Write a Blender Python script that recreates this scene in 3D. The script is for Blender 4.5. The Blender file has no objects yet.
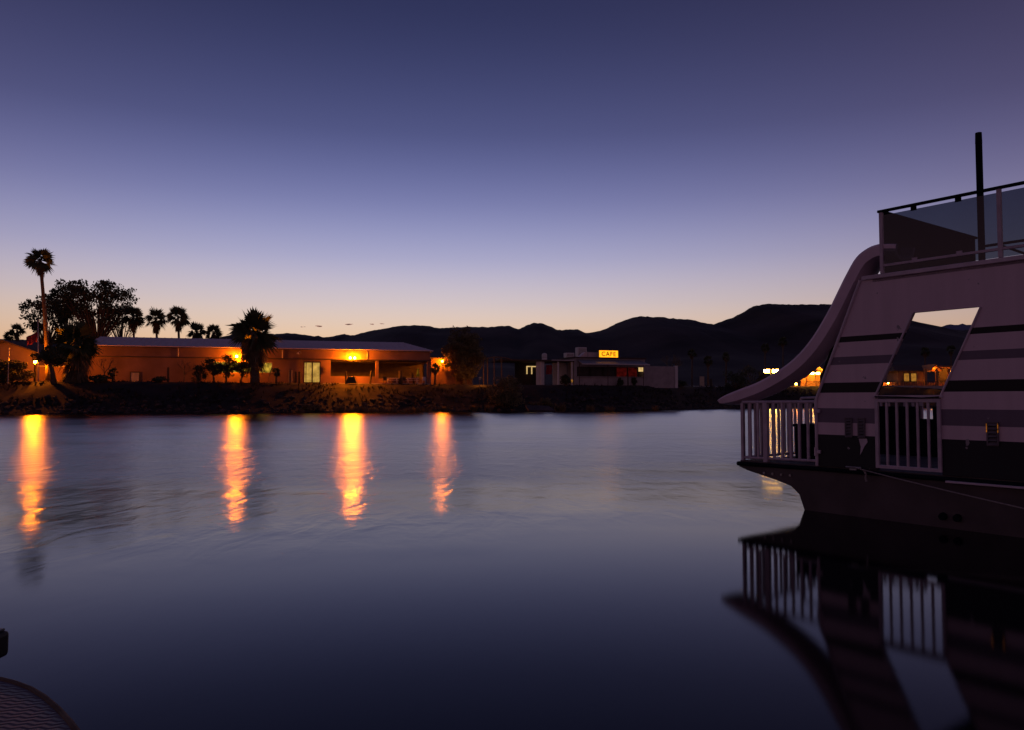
import bpy, bmesh, math, random
from mathutils import Vector, noise
from mathutils.geometry import tessellate_polygon
R = math.radians
sc = bpy.context.scene
col = sc.collection
PI = math.pi

# ------------------------------------------------------------------ camera model (27 mm, on the near dock)
F = 768.0
EYE = 1.6
TH = math.atan(35 / F)
_c, _s = math.cos(TH), math.sin(TH)

def ray(px, py):
    x = (px - 512) / F; u = (365 - py) / F
    return x, _c - u * _s, u * _c + _s
def at(px, py, Y):
    x, y, z = ray(px, py); t = Y / y
    return Vector((x * t, Y, EYE + z * t))
def zof(py, Y): return at(512, py, Y).z
def on_level(px, py, z0=0.0):
    x, y, z = ray(px, py); t = (z0 - EYE) / z
    return Vector((x * t, y * t, z0))

cam_d = bpy.data.cameras.new('camera'); cam = bpy.data.objects.new('camera', cam_d); col.objects.link(cam)
cam.location = (0, 0, EYE); cam.rotation_euler = (PI / 2 + TH, 0, 0)
cam_d.sensor_width = 36; cam_d.lens = 36 * F / 1024; cam_d.clip_start = 0.05; cam_d.clip_end = 20000
sc.camera = cam
sc.render.resolution_x, sc.render.resolution_y = 1024, 730

# ------------------------------------------------------------------ helpers
def lin(c):
    return tuple((v / 255 / 12.92 if v <= 10 else ((v / 255 + .055) / 1.055) ** 2.4) for v in c) + (1,)

class MB:
    """collects vertices and faces; build() links them as ONE mesh object"""
    def __init__(s, tf=None): s.v = []; s.f = []; s.tf = tf
    def add(s, vs, fs):
        b = len(s.v)
        for p in vs:
            p = Vector(p); s.v.append(s.tf(p) if s.tf else p)
        s.f += [tuple(b + i for i in f) for f in fs]
        return s
    def box(s, x0, x1, y0, y1, z0, z1, bev=0.0):
        if bev <= 0:
            vs = [(x, y, z) for z in (z0, z1) for y in (y0, y1) for x in (x0, x1)]
            s.add(vs, [(0, 2, 3, 1), (4, 5, 7, 6), (0, 1, 5, 4), (2, 6, 7, 3), (0, 4, 6, 2), (1, 3, 7, 5)])
        else:
            bm = bmesh.new(); bmesh.ops.create_cube(bm, size=1)
            for w in bm.verts: w.co = Vector(((x0 + x1) / 2 + w.co.x * (x1 - x0), (y0 + y1) / 2 + w.co.y * (y1 - y0), (z0 + z1) / 2 + w.co.z * (z1 - z0)))
            bmesh.ops.bevel(bm, geom=list(bm.edges), offset=bev, segments=2, affect='EDGES', profile=.5)
            bm.verts.index_update(); s.add([w.co.copy() for w in bm.verts], [[w.index for w in f.verts] for f in bm.faces]); bm.free()
        return s
    def tube(s, pts, rad, n=8, caps=True):
        pts = [Vector(p) for p in pts]
        if not isinstance(rad, (list, tuple)): rad = [rad] * len(pts)
        rings = []
        up = None
        for i, p in enumerate(pts):
            t = (pts[min(i + 1, len(pts) - 1)] - pts[max(i - 1, 0)])
            t = t.normalized() if t.length > 1e-9 else Vector((0, 0, 1))
            if up is None or abs(up.dot(t)) > .95: up = Vector((1, 0, 0)) if abs(t.x) < .8 else Vector((0, 1, 0))
            a = t.cross(up).normalized(); b = t.cross(a).normalized(); up = a.cross(t)
            rings.append([p + (a * math.cos(2 * PI * k / n) + b * math.sin(2 * PI * k / n)) * rad[i] for k in range(n)])
        vs = [q for r in rings for q in r]; fs = []
        for i in range(len(pts) - 1):
            for k in range(n):
                fs.append((i * n + k, i * n + (k + 1) % n, (i + 1) * n + (k + 1) % n, (i + 1) * n + k))
        if caps: fs += [tuple(range(n - 1, -1, -1)), tuple((len(pts) - 1) * n + k for k in range(n))]
        return s.add(vs, fs)
    def prism(s, poly, axis, a0, a1):
        """polygon in the two other axes, extruded along axis ('x','y','z') from a0 to a1"""
        def mk(p, a):
            return {'x': (a, p[0], p[1]), 'y': (p[0], a, p[1]), 'z': (p[0], p[1], a)}[axis]
        n = len(poly)
        tri = tessellate_polygon([[Vector((p[0], p[1], 0)) for p in poly]])
        vs = [mk(p, a0) for p in poly] + [mk(p, a1) for p in poly]
        fs = [tuple(t) for t in tri] + [tuple(n + i for i in reversed(t)) for t in tri]
        fs += [(i, (i + 1) % n, n + (i + 1) % n, n + i) for i in range(n)]
        return s.add(vs, fs)
    def ball(s, c, r, sub=2, sq=(1, 1, 1)):
        bm = bmesh.new(); bmesh.ops.create_icosphere(bm, subdivisions=sub, radius=r)
        bm.verts.index_update()
        s.add([Vector(c) + Vector((w.co.x * sq[0], w.co.y * sq[1], w.co.z * sq[2])) for w in bm.verts], [[w.index for w in f.verts] for f in bm.faces]); bm.free()
        return s
    def quad(s, c, a, b): return s.add([c - a - b, c + a - b, c + a + b, c - a + b], [(0, 1, 2, 3)])
    def build(s, name, mt, parent=None, smooth=False, fix=True):
        base = world_of(parent) if parent else Vector((0, 0, 0))
        me = bpy.data.meshes.new(name)
        me.from_pydata([tuple(v - base) for v in s.v], [], s.f)
        if fix:
            bm = bmesh.new(); bm.from_mesh(me); bmesh.ops.recalc_face_normals(bm, faces=bm.faces); bm.to_mesh(me); bm.free()
        me.materials.append(mt)
        if smooth: me.polygons.foreach_set('use_smooth', [True] * len(me.polygons))
        o = bpy.data.objects.new(name, me); col.objects.link(o)
        if parent: o.parent = parent
        return o

_world = {}
def world_of(o):
    p = Vector((0, 0, 0))
    while o is not None: p = p + o.location; o = o.parent
    return p
def tag(o, label, cat, group=None, kind=None):
    o['label'] = label; o['category'] = cat
    if group: o['group'] = group
    if kind: o['kind'] = kind
    return o
def thing(name, loc, label, cat, group=None):
    o = bpy.data.objects.new(name, None); o.location = loc; o.empty_display_size = .3; col.objects.link(o)
    return tag(o, label, cat, group)
def structure(o): o['kind'] = 'structure'; return o

# ------------------------------------------------------------------ materials
def mat(name, c, rough=.7, var=.25, scale=3.0, metal=0.0, bump=0.0, spec=.4, detail=5):
    m = bpy.data.materials.new(name); m.use_nodes = True; nt = m.node_tree; b = nt.nodes['Principled BSDF']
    b.inputs['Roughness'].default_value = rough; b.inputs['Metallic'].default_value = metal
    b.inputs['Specular IOR Level'].default_value = spec
    tc = nt.nodes.new('ShaderNodeTexCoord'); no = nt.nodes.new('ShaderNodeTexNoise')
    no.inputs['Scale'].default_value = scale; no.inputs['Detail'].default_value = detail
    nt.links.new(tc.outputs['Object'], no.inputs['Vector'])
    rp = nt.nodes.new('ShaderNodeValToRGB')
    rp.color_ramp.elements[0].position = .3; rp.color_ramp.elements[1].position = .7
    rp.color_ramp.elements[0].color = tuple(v * (1 - var) for v in c[:3]) + (1,)
    rp.color_ramp.elements[1].color = tuple(min(1, v * (1 + var)) for v in c[:3]) + (1,)
    nt.links.new(no.outputs['Fac'], rp.inputs['Fac']); nt.links.new(rp.outputs['Color'], b.inputs['Base Color'])
    if bump:
        bu = nt.nodes.new('ShaderNodeBump'); bu.inputs['Strength'].default_value = bump; bu.inputs['Distance'].default_value = .05
        nt.links.new(no.outputs['Fac'], bu.inputs['Height']); nt.links.new(bu.outputs['Normal'], b.inputs['Normal'])
    return m
def emit(name, c, strength, var=0.0, scale=2.0):
    m = bpy.data.materials.new(name); m.use_nodes = True; nt = m.node_tree; nt.nodes.clear()
    o = nt.nodes.new('ShaderNodeOutputMaterial'); e = nt.nodes.new('ShaderNodeEmission')
    e.inputs['Color'].default_value = tuple(c[:3]) + (1,); e.inputs['Strength'].default_value = strength
    if var:
        tc = nt.nodes.new('ShaderNodeTexCoord'); no = nt.nodes.new('ShaderNodeTexNoise'); no.inputs['Scale'].default_value = scale
        mr = nt.nodes.new('ShaderNodeMapRange'); mr.inputs['From Min'].default_value = .3; mr.inputs['From Max'].default_value = .7
        mr.inputs['To Min'].default_value = strength * (1 - var); mr.inputs['To Max'].default_value = strength * (1 + var)
        nt.links.new(tc.outputs['Object'], no.inputs['Vector']); nt.links.new(no.outputs['Fac'], mr.inputs['Value']); nt.links.new(mr.outputs['Result'], e.inputs['Strength'])
    nt.links.new(e.outputs[0], o.inputs[0]); return m

M = dict(
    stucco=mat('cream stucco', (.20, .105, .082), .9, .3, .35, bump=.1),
    stucco2=mat('tan stucco', (.20, .13, .10), .9, .15, .8, bump=.1),
    grey_wall=mat('grey painted block', (.42, .37, .36), .9, .15, 1.2, bump=.1),
    white_wall=mat('white painted wall', (.74, .70, .66), .85, .1, 1.0),
    dark_wood=mat('dark timber', (.05, .035, .025), .8, .3, 4),
    brown_wood=mat('brown timber', (.16, .09, .05), .8, .3, 3),
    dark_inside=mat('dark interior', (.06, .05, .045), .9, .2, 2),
    roof_metal=mat('grey roof sheet', (.70, .54, .52), .6, .1, 2.0, spec=.5),
    roof_dark=mat('brown roof shingle', (.08, .055, .045), .9, .3, 4, bump=.2),
    gutter=mat('dark gutter', (.05, .04, .035), .6, .2, 2),
    steel=mat('grey steel', (.35, .34, .34), .45, .15, 4, metal=.6),
    black_metal=mat('black metal', (.02, .02, .022), .45, .2, 6),
    white_metal=mat('white painted metal', (.60, .55, .55), .5, .12, 6),
    frame_white=mat('white window frame', (.7, .66, .58), .6, .08, 3),
    leaf=mat('palm leaf', (.06, .075, .03), .7, .35, 1.5),
    leaf2=mat('tree leaf', (.05, .062, .028), .75, .4, .9),
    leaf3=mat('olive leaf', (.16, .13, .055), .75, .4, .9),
    dry=mat('dry frond', (.16, .11, .06), .85, .3, 2),
    drygrass=mat('dry grass', (.20, .14, .07), .9, .35, 2),
    bark=mat('bark', (.13, .09, .06), .9, .35, 5, bump=.4),
    rock=mat('bank rock', (.055, .046, .046), .9, .35, 2, bump=.4),
    tan_sign=mat('tan board', (.5, .4, .28), .8, .1, 2),
    concrete=mat('concrete', (.36, .33, .31), .9, .2, 1.2, bump=.2),
    red_cloth=mat('red cloth', (.38, .04, .05), .9, .2, 3),
    rope=mat('white rope', (.30, .26, .25), .9, .2, 30),
    black_rubber=mat('black rubber', (.012, .012, .013), .6, .3, 8),
)
SOD = (1.0, .20, .002)
M['bulb'] = emit('sodium lamp', SOD, 2300)
M['bulb_small'] = emit('sodium lamp small', SOD, 170)
M['flood'] = emit('warm flood lamp', (1.0, .48, .06), 130)
M['porch_bulb'] = emit('porch lamp', (1.0, .28, .02), 260)
M['win_yellow'] = emit('lit yellow window', (1.0, .60, .06), .40, .7, 1.6)
M['win_door'] = emit('lit glass door', (1.0, .56, .11), .5, .45, 1.2)
M['win_dim'] = emit('dim lit window', (1.0, .42, .06), .30, .4, 1.5)
M['win_pale'] = emit('pale lit window', (1.0, .66, .25), .62, .3, 2)
M['sign_face'] = emit('backlit sign face', (1.0, .34, .010), 1.9, .12, 1.2)
M['neon_red'] = emit('red neon glow', (1.0, .05, .04), .03, .9, 1.6)
M['neon_blue'] = emit('blue neon', (.05, .3, 1.0), 1.3)
M['sign_letter'] = mat('sign lettering', (.25, .07, .01), .7, .1, 3)

# tinted glass of the deck screens
def glass(name, c, refl=.06):
    m = bpy.data.materials.new(name); m.use_nodes = True; nt = m.node_tree; nt.nodes.clear()
    o = nt.nodes.new('ShaderNodeOutputMaterial'); t = nt.nodes.new('ShaderNodeBsdfTransparent'); g = nt.nodes.new('ShaderNodeBsdfGlossy')
    tc = nt.nodes.new('ShaderNodeTexCoord'); no = nt.nodes.new('ShaderNodeTexNoise'); no.inputs['Scale'].default_value = 2.5; no.inputs['Detail'].default_value = 8
    rp = nt.nodes.new('ShaderNodeValToRGB')
    rp.color_ramp.elements[0].color = tuple(v * .9 for v in c) + (1,); rp.color_ramp.elements[1].color = tuple(c) + (1,)
    nt.links.new(tc.outputs['Object'], no.inputs['Vector']); nt.links.new(no.outputs['Fac'], rp.inputs['Fac']); nt.links.new(rp.outputs['Color'], t.inputs['Color'])
    g.inputs['Roughness'].default_value = .08
    mx = nt.nodes.new('ShaderNodeMixShader'); mx.inputs[0].default_value = refl
    nt.links.new(t.outputs[0], mx.inputs[1]); nt.links.new(g.outputs[0], mx.inputs[2]); nt.links.new(mx.outputs[0], o.inputs[0])
    return m
M['tint'] = glass('tinted glass', (.31, .35, .40))

# ------------------------------------------------------------------ world: dusk sky, sunset glow ahead and dim violet behind
w = bpy.data.worlds.new('World'); sc.world = w; w.use_nodes = True
nt = w.node_tree; nt.nodes.clear(); L = nt.links.new
out = nt.nodes.new('ShaderNodeOutputWorld'); bg = nt.nodes.new('ShaderNodeBackground'); bg2 = nt.nodes.new('ShaderNodeBackground'); addsh = nt.nodes.new('ShaderNodeAddShader')
tc = nt.nodes.new('ShaderNodeTexCoord'); sep = nt.nodes.new('ShaderNodeSeparateXYZ'); L(tc.outputs['Generated'], sep.inputs[0])
def ramp(stops):
    r = nt.nodes.new('ShaderNodeValToRGB'); e = r.color_ramp.elements
    r.color_ramp.interpolation = 'B_SPLINE'
    while len(e) < len(stops): e.new(.5)
    for el, (p, c) in zip(e, stops): el.position = p; el.color = lin(c)
    L(sep.outputs['Z'], r.inputs[0]); return r
front = ramp([(0, (230, 162, 102)), (.045, (236, 178, 124)), (.085, (230, 198, 168)), (.125, (210, 196, 198)), (.18, (166, 167, 204)), (.25, (114, 119, 170)),
              (.33, (73, 78, 126)), (.46, (37, 41, 78)), (.65, (34, 36, 70)), (1, (33, 34, 64))])
back = ramp([(0, (120, 84, 94)), (.12, (116, 80, 92)), (.3, (74, 56, 71)), (.6, (44, 40, 64)), (1, (36, 38, 70))])
xy = nt.nodes.new('ShaderNodeCombineXYZ'); L(sep.outputs['X'], xy.inputs[0]); L(sep.outputs['Y'], xy.inputs[1])
nrm = nt.nodes.new('ShaderNodeVectorMath'); nrm.operation = 'NORMALIZE'; L(xy.outputs[0], nrm.inputs[0])
dot = nt.nodes.new('ShaderNodeVectorMath'); dot.operation = 'DOT_PRODUCT'; L(nrm.outputs[0], dot.inputs[0]); dot.inputs[1].default_value = (math.sin(R(-9)), math.cos(R(-9)), 0)
mr = nt.nodes.new('ShaderNodeMapRange')
mr.inputs['From Min'].default_value = -.4; mr.inputs['From Max'].default_value = 1.0
pw = nt.nodes.new('ShaderNodeMath'); pw.operation = 'POWER'; L(mr.outputs['Result'], pw.inputs[0]); pw.inputs[1].default_value = 2.6
L(dot.outputs['Value'], mr.inputs['Value'])
mix = nt.nodes.new('ShaderNodeMix'); mix.data_type = 'RGBA'
L(pw.outputs[0], mix.inputs['Factor']); L(back.outputs[0], mix.inputs['A']); L(front.outputs[0], mix.inputs['B'])
L(mix.outputs['Result'], bg.inputs['Color']); bg.inputs['Strength'].default_value = 1.0
sky = nt.nodes.new('ShaderNodeTexSky'); sky.sky_type = 'NISHITA'; sky.sun_disc = False
sky.sun_elevation = R(-3); sky.sun_rotation = R(-9); sky.altitude = 120
L(sky.outputs[0], bg2.inputs['Color']); bg2.inputs['Strength'].default_value = .05
L(bg.outputs[0], addsh.inputs[0]); L(bg2.outputs[0], addsh.inputs[1]); L(addsh.outputs[0], out.inputs[0])

sun_d = bpy.data.lights.new('afterglow', 'SUN'); sun_d.energy = .01; sun_d.angle = R(120); sun_d.color = (1, .62, .40)
sun = bpy.data.objects.new('afterglow', sun_d); col.objects.link(sun)
sun.rotation_euler = Vector((math.sin(R(9)), -math.cos(R(9)), -.07)).to_track_quat('-Z', 'Y').to_euler()

# ------------------------------------------------------------------ shoreline and ground
_sh = [on_level(p, y) for p, y in ((-500, 415.5), (0, 414.5), (240, 413.4), (340, 412.4), (430, 411.9), (540, 411.6), (640, 410.9), (735, 408.8), (860, 408.2), (1030, 408.0), (1500, 408))]
_sh = [Vector((-4000, _sh[0].y, 0))] + _sh + [Vector((4000, _sh[-1].y, 0))]
def shoreY(X):
    for a, b in zip(_sh, _sh[1:]):
        if a.x <= X <= b.x: return a.y + (b.y - a.y) * (X - a.x) / (b.x - a.x)
    return _sh[-1].y
_prof = [(-40, -2.5), (-4, -.7), (-1, -.25), (0, 0), (.8, .35), (2, .8), (4, 1.75), (6, 2.7), (7.5, 3.35), (8.7, 3.78), (10, 3.9), (14, 3.95)]
def prof(o):
    if o <= _prof[0][0]: return _prof[0][1]
    for a, b in zip(_prof, _prof[1:]):
        if a[0] <= o <= b[0]: return a[1] + (b[1] - a[1]) * (o - a[0]) / (b[0] - a[0])
    return 3.95 + min(max(0, (o - 60) * .012), 3)
def gz(X, Y):
    o = Y - shoreY(X)
    z = prof(o)
    if z > 0:
        k = math.exp(-((o - 5) / 4.5) ** 2)
        z += k * (.35 * noise.noise(Vector((X * .22, Y * .22, 1))) + .16 * noise.noise(Vector((X * .8, Y * .8, 4))))
    z += max(0, min(.7, (X - 15) * .012))  if o > 4 else 0
    return z
def ground_mesh():
    xs = sorted(set([-4000, -1500, -700, -400, -250] + [-180 + i * 6 for i in range(14)] + [-100 + i * .8 for i in range(288)] + [131 + i * 6 for i in range(12)] + [250, 400, 700, 1500, 4000]))
    offs = [-40, -12, -4, -1.5, -.5, 0, .4, .8, 1.3, 2, 2.7, 3.4, 4.2, 5, 5.8, 6.6, 7.4, 8.2, 9, 10, 11.5, 14, 18, 25, 40, 70, 120, 250, 500, 1200, 7000]
    vs, fs = [], []
    for x in xs:
        for o in offs:
            Y = shoreY(x) + o
            wob = .35 * noise.noise(Vector((x * .35, 0, 2))) if -2 < o < 6 else 0
            vs.append((x, Y + wob, gz(x, Y)))
    n = len(offs)
    for i in range(len(xs) - 1):
        for j in range(n - 1): fs.append((i * n + j, (i + 1) * n + j, (i + 1) * n + j + 1, i * n + j + 1))
    return MB().add(vs, fs)
m_ground = mat('river bank earth', (.022, .017, .017), .95, .45, .55, bump=.5)
structure(ground_mesh().build('ground', m_ground, smooth=True))

# water: one sheet, ruffled mid-river and smooth in the lee of the near dock
mw = bpy.data.materials.new('river water'); mw.use_nodes = True; nt = mw.node_tree; L = nt.links.new; b = nt.nodes['Principled BSDF']
b.inputs['Base Color'].default_value = (.006, .006, .010, 1); b.inputs['IOR'].default_value = 1.34
tc = nt.nodes.new('ShaderNodeTexCoord'); sep = nt.nodes.new('ShaderNodeSeparateXYZ'); L(tc.outputs['Object'], sep.inputs[0])
def math_(op, a, bb, nt=nt):
    n = nt.nodes.new('ShaderNodeMath'); n.operation = op
    for i, q in enumerate((a, bb)):
        if isinstance(q, (int, float)): n.inputs[i].default_value = q
        else: nt.links.new(q, n.inputs[i])
    return n.outputs[0]
def noise_(scale, vec=None, det=3, sx=1, sy=1, rot=0, nt=nt, tc=tc, dist=0):
    mp = nt.nodes.new('ShaderNodeMapping'); mp.inputs['Scale'].default_value = (sx, sy, 1); mp.inputs['Rotation'].default_value = (0, 0, rot)
    nt.links.new(tc.outputs['Object'], mp.inputs[0])
    n = nt.nodes.new('ShaderNodeTexNoise'); n.inputs['Scale'].default_value = scale; n.inputs['Detail'].default_value = det; n.inputs['Distortion'].default_value = dist
    nt.links.new(mp.outputs[0], n.inputs['Vector']); return n.outputs['Fac']
def mrange(v, a, b_, c, d, nt=nt, smooth=True):
    n = nt.nodes.new('ShaderNodeMapRange'); n.interpolation_type = 'SMOOTHSTEP' if smooth else 'LINEAR'
    for nm, q in (('From Min', a), ('From Max', b_), ('To Min', c), ('To Max', d)): n.inputs[nm].default_value = q
    nt.links.new(v, n.inputs['Value']); return n.outputs['Result']
big = noise_(.10, det=3, sx=.7, sy=1.2, rot=.35)
wob = mrange(big, .25, .75, -4.5, 4.5, smooth=False)
dist = math_('ADD', sep.outputs['Y'], wob)
dist = math_('ADD', dist, math_('MULTIPLY', sep.outputs['X'], -.36))
zone = mrange(dist, 6.5, 19.0, 0, 1)                       # 0 calm lee, 1 ruffled river
wave = noise_(1.15, det=3, sx=2.0, sy=.85, rot=.55, dist=.5)
wave2 = noise_(.20, det=3, sx=.8, sy=1.2, rot=.4, dist=.4)
fine = noise_(5.5, det=2, sx=.8, sy=1.2, rot=.2)
rgh = math_('ADD', .075, math_('MULTIPLY', zone, mrange(wave2, .3, .7, .20, .25)))
hgt = math_('ADD', math_('MULTIPLY', wave, .030), math_('ADD', math_('MULTIPLY', wave2, .06), math_('MULTIPLY', fine, .003)))
hgt = math_('MULTIPLY', hgt, mrange(sep.outputs['Y'], 16, 75, 1, .3))
hgt = math_('MULTIPLY', hgt, math_('ADD', math_('MULTIPLY', zone, .97), .012))
bu = nt.nodes.new('ShaderNodeBump'); bu.inputs['Strength'].default_value = 1.0; bu.inputs['Distance'].default_value = 1.0
L(hgt, bu.inputs['Height'])
gl_ = nt.nodes.new('ShaderNodeBsdfGlossy'); gl_.distribution = 'BECKMANN'; L(rgh, gl_.inputs['Roughness']); L(bu.outputs['Normal'], gl_.inputs['Normal'])
df_ = nt.nodes.new('ShaderNodeBsdfDiffuse'); df_.inputs['Color'].default_value = (.006, .006, .010, 1)
fr_ = nt.nodes.new('ShaderNodeFresnel'); fr_.inputs['IOR'].default_value = 1.33; L(bu.outputs['Normal'], fr_.inputs['Normal'])
mx_ = nt.nodes.new('ShaderNodeMixShader'); L(fr_.outputs[0], mx_.inputs[0]); L(df_.outputs[0], mx_.inputs[1]); L(gl_.outputs[0], mx_.inputs[2])
L(mx_.outputs[0], nt.nodes['Material Output'].inputs['Surface']); nt.nodes.remove(b)
wb = MB(); wb.add([(-4000, -300, 0), (4000, -300, 0), (4000, 200, 0), (-4000, 200, 0)], [(0, 1, 2, 3)])
structure(wb.build('water', mw))

# ------------------------------------------------------------------ hills
RIDGE = [(-1400, 330), (-900, 338), (-500, 332), (-200, 340), (-60, 337), (60, 341), (150, 344), (205, 342), (222, 340), (233, 334.5), (250, 332), (262, 333), (274, 334), (291, 333), (309, 335.5), (328, 337.3), (343, 334), (354, 335),
         (371, 330.5), (392, 327), (403, 325.3), (429, 326), (440, 328), (460, 327), (480, 327), (509, 326), (519, 329), (527, 325), (534, 322.7), (545, 324), (558, 330), (577, 329), (587, 333),
         (605, 330), (613, 325.5), (621, 321), (638, 316.6), (662, 317), (690, 319.7), (714, 324.4), (733, 317.8), (754, 306.5), (768, 303.8), (795, 304.5), (831, 304.3), (860, 308), (885, 316),
         (908, 324), (919, 325.5), (931, 328), (944, 329), (985, 331), (1030, 333), (1100, 326), (1250, 318), (1500, 328), (2400, 332)]
def interp(tab, x):
    for a, b_ in zip(tab, tab[1:]):
        if a[0] <= x <= b_[0]:
            t = (x - a[0]) / (b_[0] - a[0]); return a[1] + (b_[1] - a[1]) * t
    return tab[-1][1] if x > tab[-1][0] else tab[0][1]
def hills(name, tab, Yr, Y0, zf, x0, x1, step, mt, rough=1.0):
    rows = 16; vs, fs = [], []; cols = 0
    px = x0
    while px <= x1:
        z = zof(interp(tab, px), Yr); X = (px - 512) / F * Yr
        z += rough * (1.1 * noise.noise(Vector((X * .05, 3, 7))) + .9 * noise.noise(Vector((X * .16, 3, 7))) + .5 * noise.noise(Vector((X * .45, 3, 7))))
        for j in range(rows + 4):
            t = j / rows
            if t <= 1:
                Y = Y0 + (Yr - Y0) * t
                h = zf + (z - zf) * (t ** 1.25)
                h += rough * t * (1 - t) * (34 * noise.noise(Vector((X * .007 + Y * .002, Y * .004, 1))) + 16 * noise.noise(Vector((X * .022, Y * .012, 5))))
                h = min(h, zf + (z - zf) * (Y / Yr) * .97) if t < 1 else h
            else:
                Y = Yr + (t - 1) * 4 * (Yr * .35); h = z - (z - zf) * ((t - 1) * 4) ** 1.4
            vs.append((X, Y, h))
        cols += 1; px += step
    n = rows + 4
    for i in range(cols - 1):
        for j in range(n - 1): fs.append((i * n + j, (i + 1) * n + j, (i + 1) * n + j + 1, i * n + j + 1))
    return structure(MB().add(vs, fs).build(name, mt, smooth=True))
m_hill = mat('desert hill', (.060, .048, .045), .95, .5, .012, bump=0, spec=.1, detail=10)
m_hill2 = mat('far haze tinted range', (.16, .17, .26), .95, .2, .004, spec=.1)  # distance haze is put into the bluish colour
hills('hills', RIDGE, 900, 330, 4.5, -1400, 2400, 2, m_hill)
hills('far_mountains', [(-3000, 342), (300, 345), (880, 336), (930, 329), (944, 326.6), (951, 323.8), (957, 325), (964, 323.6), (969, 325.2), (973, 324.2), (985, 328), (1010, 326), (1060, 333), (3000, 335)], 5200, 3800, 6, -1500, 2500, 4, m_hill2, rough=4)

# ------------------------------------------------------------------ plants
def frond_fan(mb, c, d, Rr, rng, petiole=.42, blades=11, spread=56, droop=.22):
    d = d.normalized(); up = Vector((0, 0, 1))
    a0 = d.orthogonal().normalized(); b0_ = d.cross(a0); an = rng.uniform(0, PI)
    side = a0 * math.cos(an) + b0_ * math.sin(an)
    petiole *= rng.uniform(.35, 1.1)
    hub = c + d * Rr * petiole - up * droop * Rr * .18
    mb.tube([c, c + d * Rr * petiole * .5, hub], [Rr * .022, Rr * .016, Rr * .012], 3, caps=False)
    nrm = d.cross(side).normalized()
    for k in range(blades):
        a = R(spread) * (2 * k / (blades - 1) - 1) + rng.uniform(-.04, .04)
        ln = Rr * (1.02 - petiole) * (1 - .34 * abs(2 * k / (blades - 1) - 1)) * rng.uniform(.85, 1.1)
        bd = (d * math.cos(a) + side * math.sin(a)).normalized()
        ws = bd.cross(nrm).normalized() * Rr * .042
        mid = hub + bd * ln * .62 - up * droop * ln * .18; tip = hub + bd * ln - up * droop * ln * .75
        mb.add([hub - ws * .35, hub + ws * .35, mid + ws, tip, mid - ws], [(0, 1, 2, 4), (2, 3, 4)])
def fan_palm(name, label, base, top, Rr, seed, skirt=.5, fronds=30, rt=.2, group=None, low=-45, leaf=None, skirt_r=.55, cat='palm tree', bulge=1.0):
    rng = random.Random(seed); base = Vector(base); top = Vector(top)
    root = thing(name, base, label, cat, group)
    h = top.z - base.z; pts, rad = [], []
    for i in range(9):
        t = i / 8
        pts.append(Vector((base.x + (top.x - base.x) * t ** 1.35, base.y + (top.y - base.y) * t, base.z - .15 + (h + .1) * t)))
        rad.append(rt * (1.25 - .45 * t) * (1 + .06 * rng.uniform(-1, 1)))
    MB().tube(pts, rad, 10).build('trunk', M['bark'], root, True)
    cb = MB()
    for i in range(fronds):
        az = i * 2.39996 + rng.uniform(-.25, .25)
        el = R(low + (80 - low) * ((i + .5) / fronds) + rng.uniform(-9, 9))
        d = Vector((math.cos(az) * math.cos(el), math.sin(az) * math.cos(el), math.sin(el)))
        frond_fan(cb, top + Vector((0, 0, -.1)), d, Rr * rng.uniform(.86, 1.06), rng, droop=.3 if el < .6 else .12)
    cb.build('crown', leaf or M['leaf'], root, fix=False)
    if skirt > 0:
        sb = MB()
        ns = int(26 + 22 * skirt)
        for i in range(ns):
            t = rng.random(); zc = top.z - .1 - skirt * t
            f = (zc - base.z) / h
            c = Vector((base.x + (top.x - base.x) * max(f, 0) ** 1.35, base.y + (top.y - base.y) * f, zc))
            az = i * 2.39996; r0 = Rr * skirt_r * (1 - .45 * t * bulge) * rng.uniform(.7, 1.1)
            d = Vector((math.cos(az), math.sin(az), -.9 - .9 * rng.random()))
            frond_fan(sb, c, d, r0 * 1.25, rng, petiole=.3, blades=7, spread=42, droop=.55)
        sb.build('dead_frond_skirt', M['dry'], root, fix=False)
    return root
def leaves(mb, c, rad, n, size, rng):
    for _ in range(n):
        while True:
            p = Vector((rng.uniform(-1, 1), rng.uniform(-1, 1), rng.uniform(-1, 1)))
            if p.length < 1: break
        q = Vector((p.x * rad[0], p.y * rad[1], p.z * rad[2])) + c
        a = Vector((rng.gauss(0, 1), rng.gauss(0, 1), rng.gauss(0, 1))).normalized(); b_ = a.orthogonal().normalized()
        s = size * rng.uniform(.55, 1.25)
        mb.add([q - a * s, q - b_ * s * .45, q + a * s, q + b_ * s * .45], [(0, 1, 2, 3)])
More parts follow.
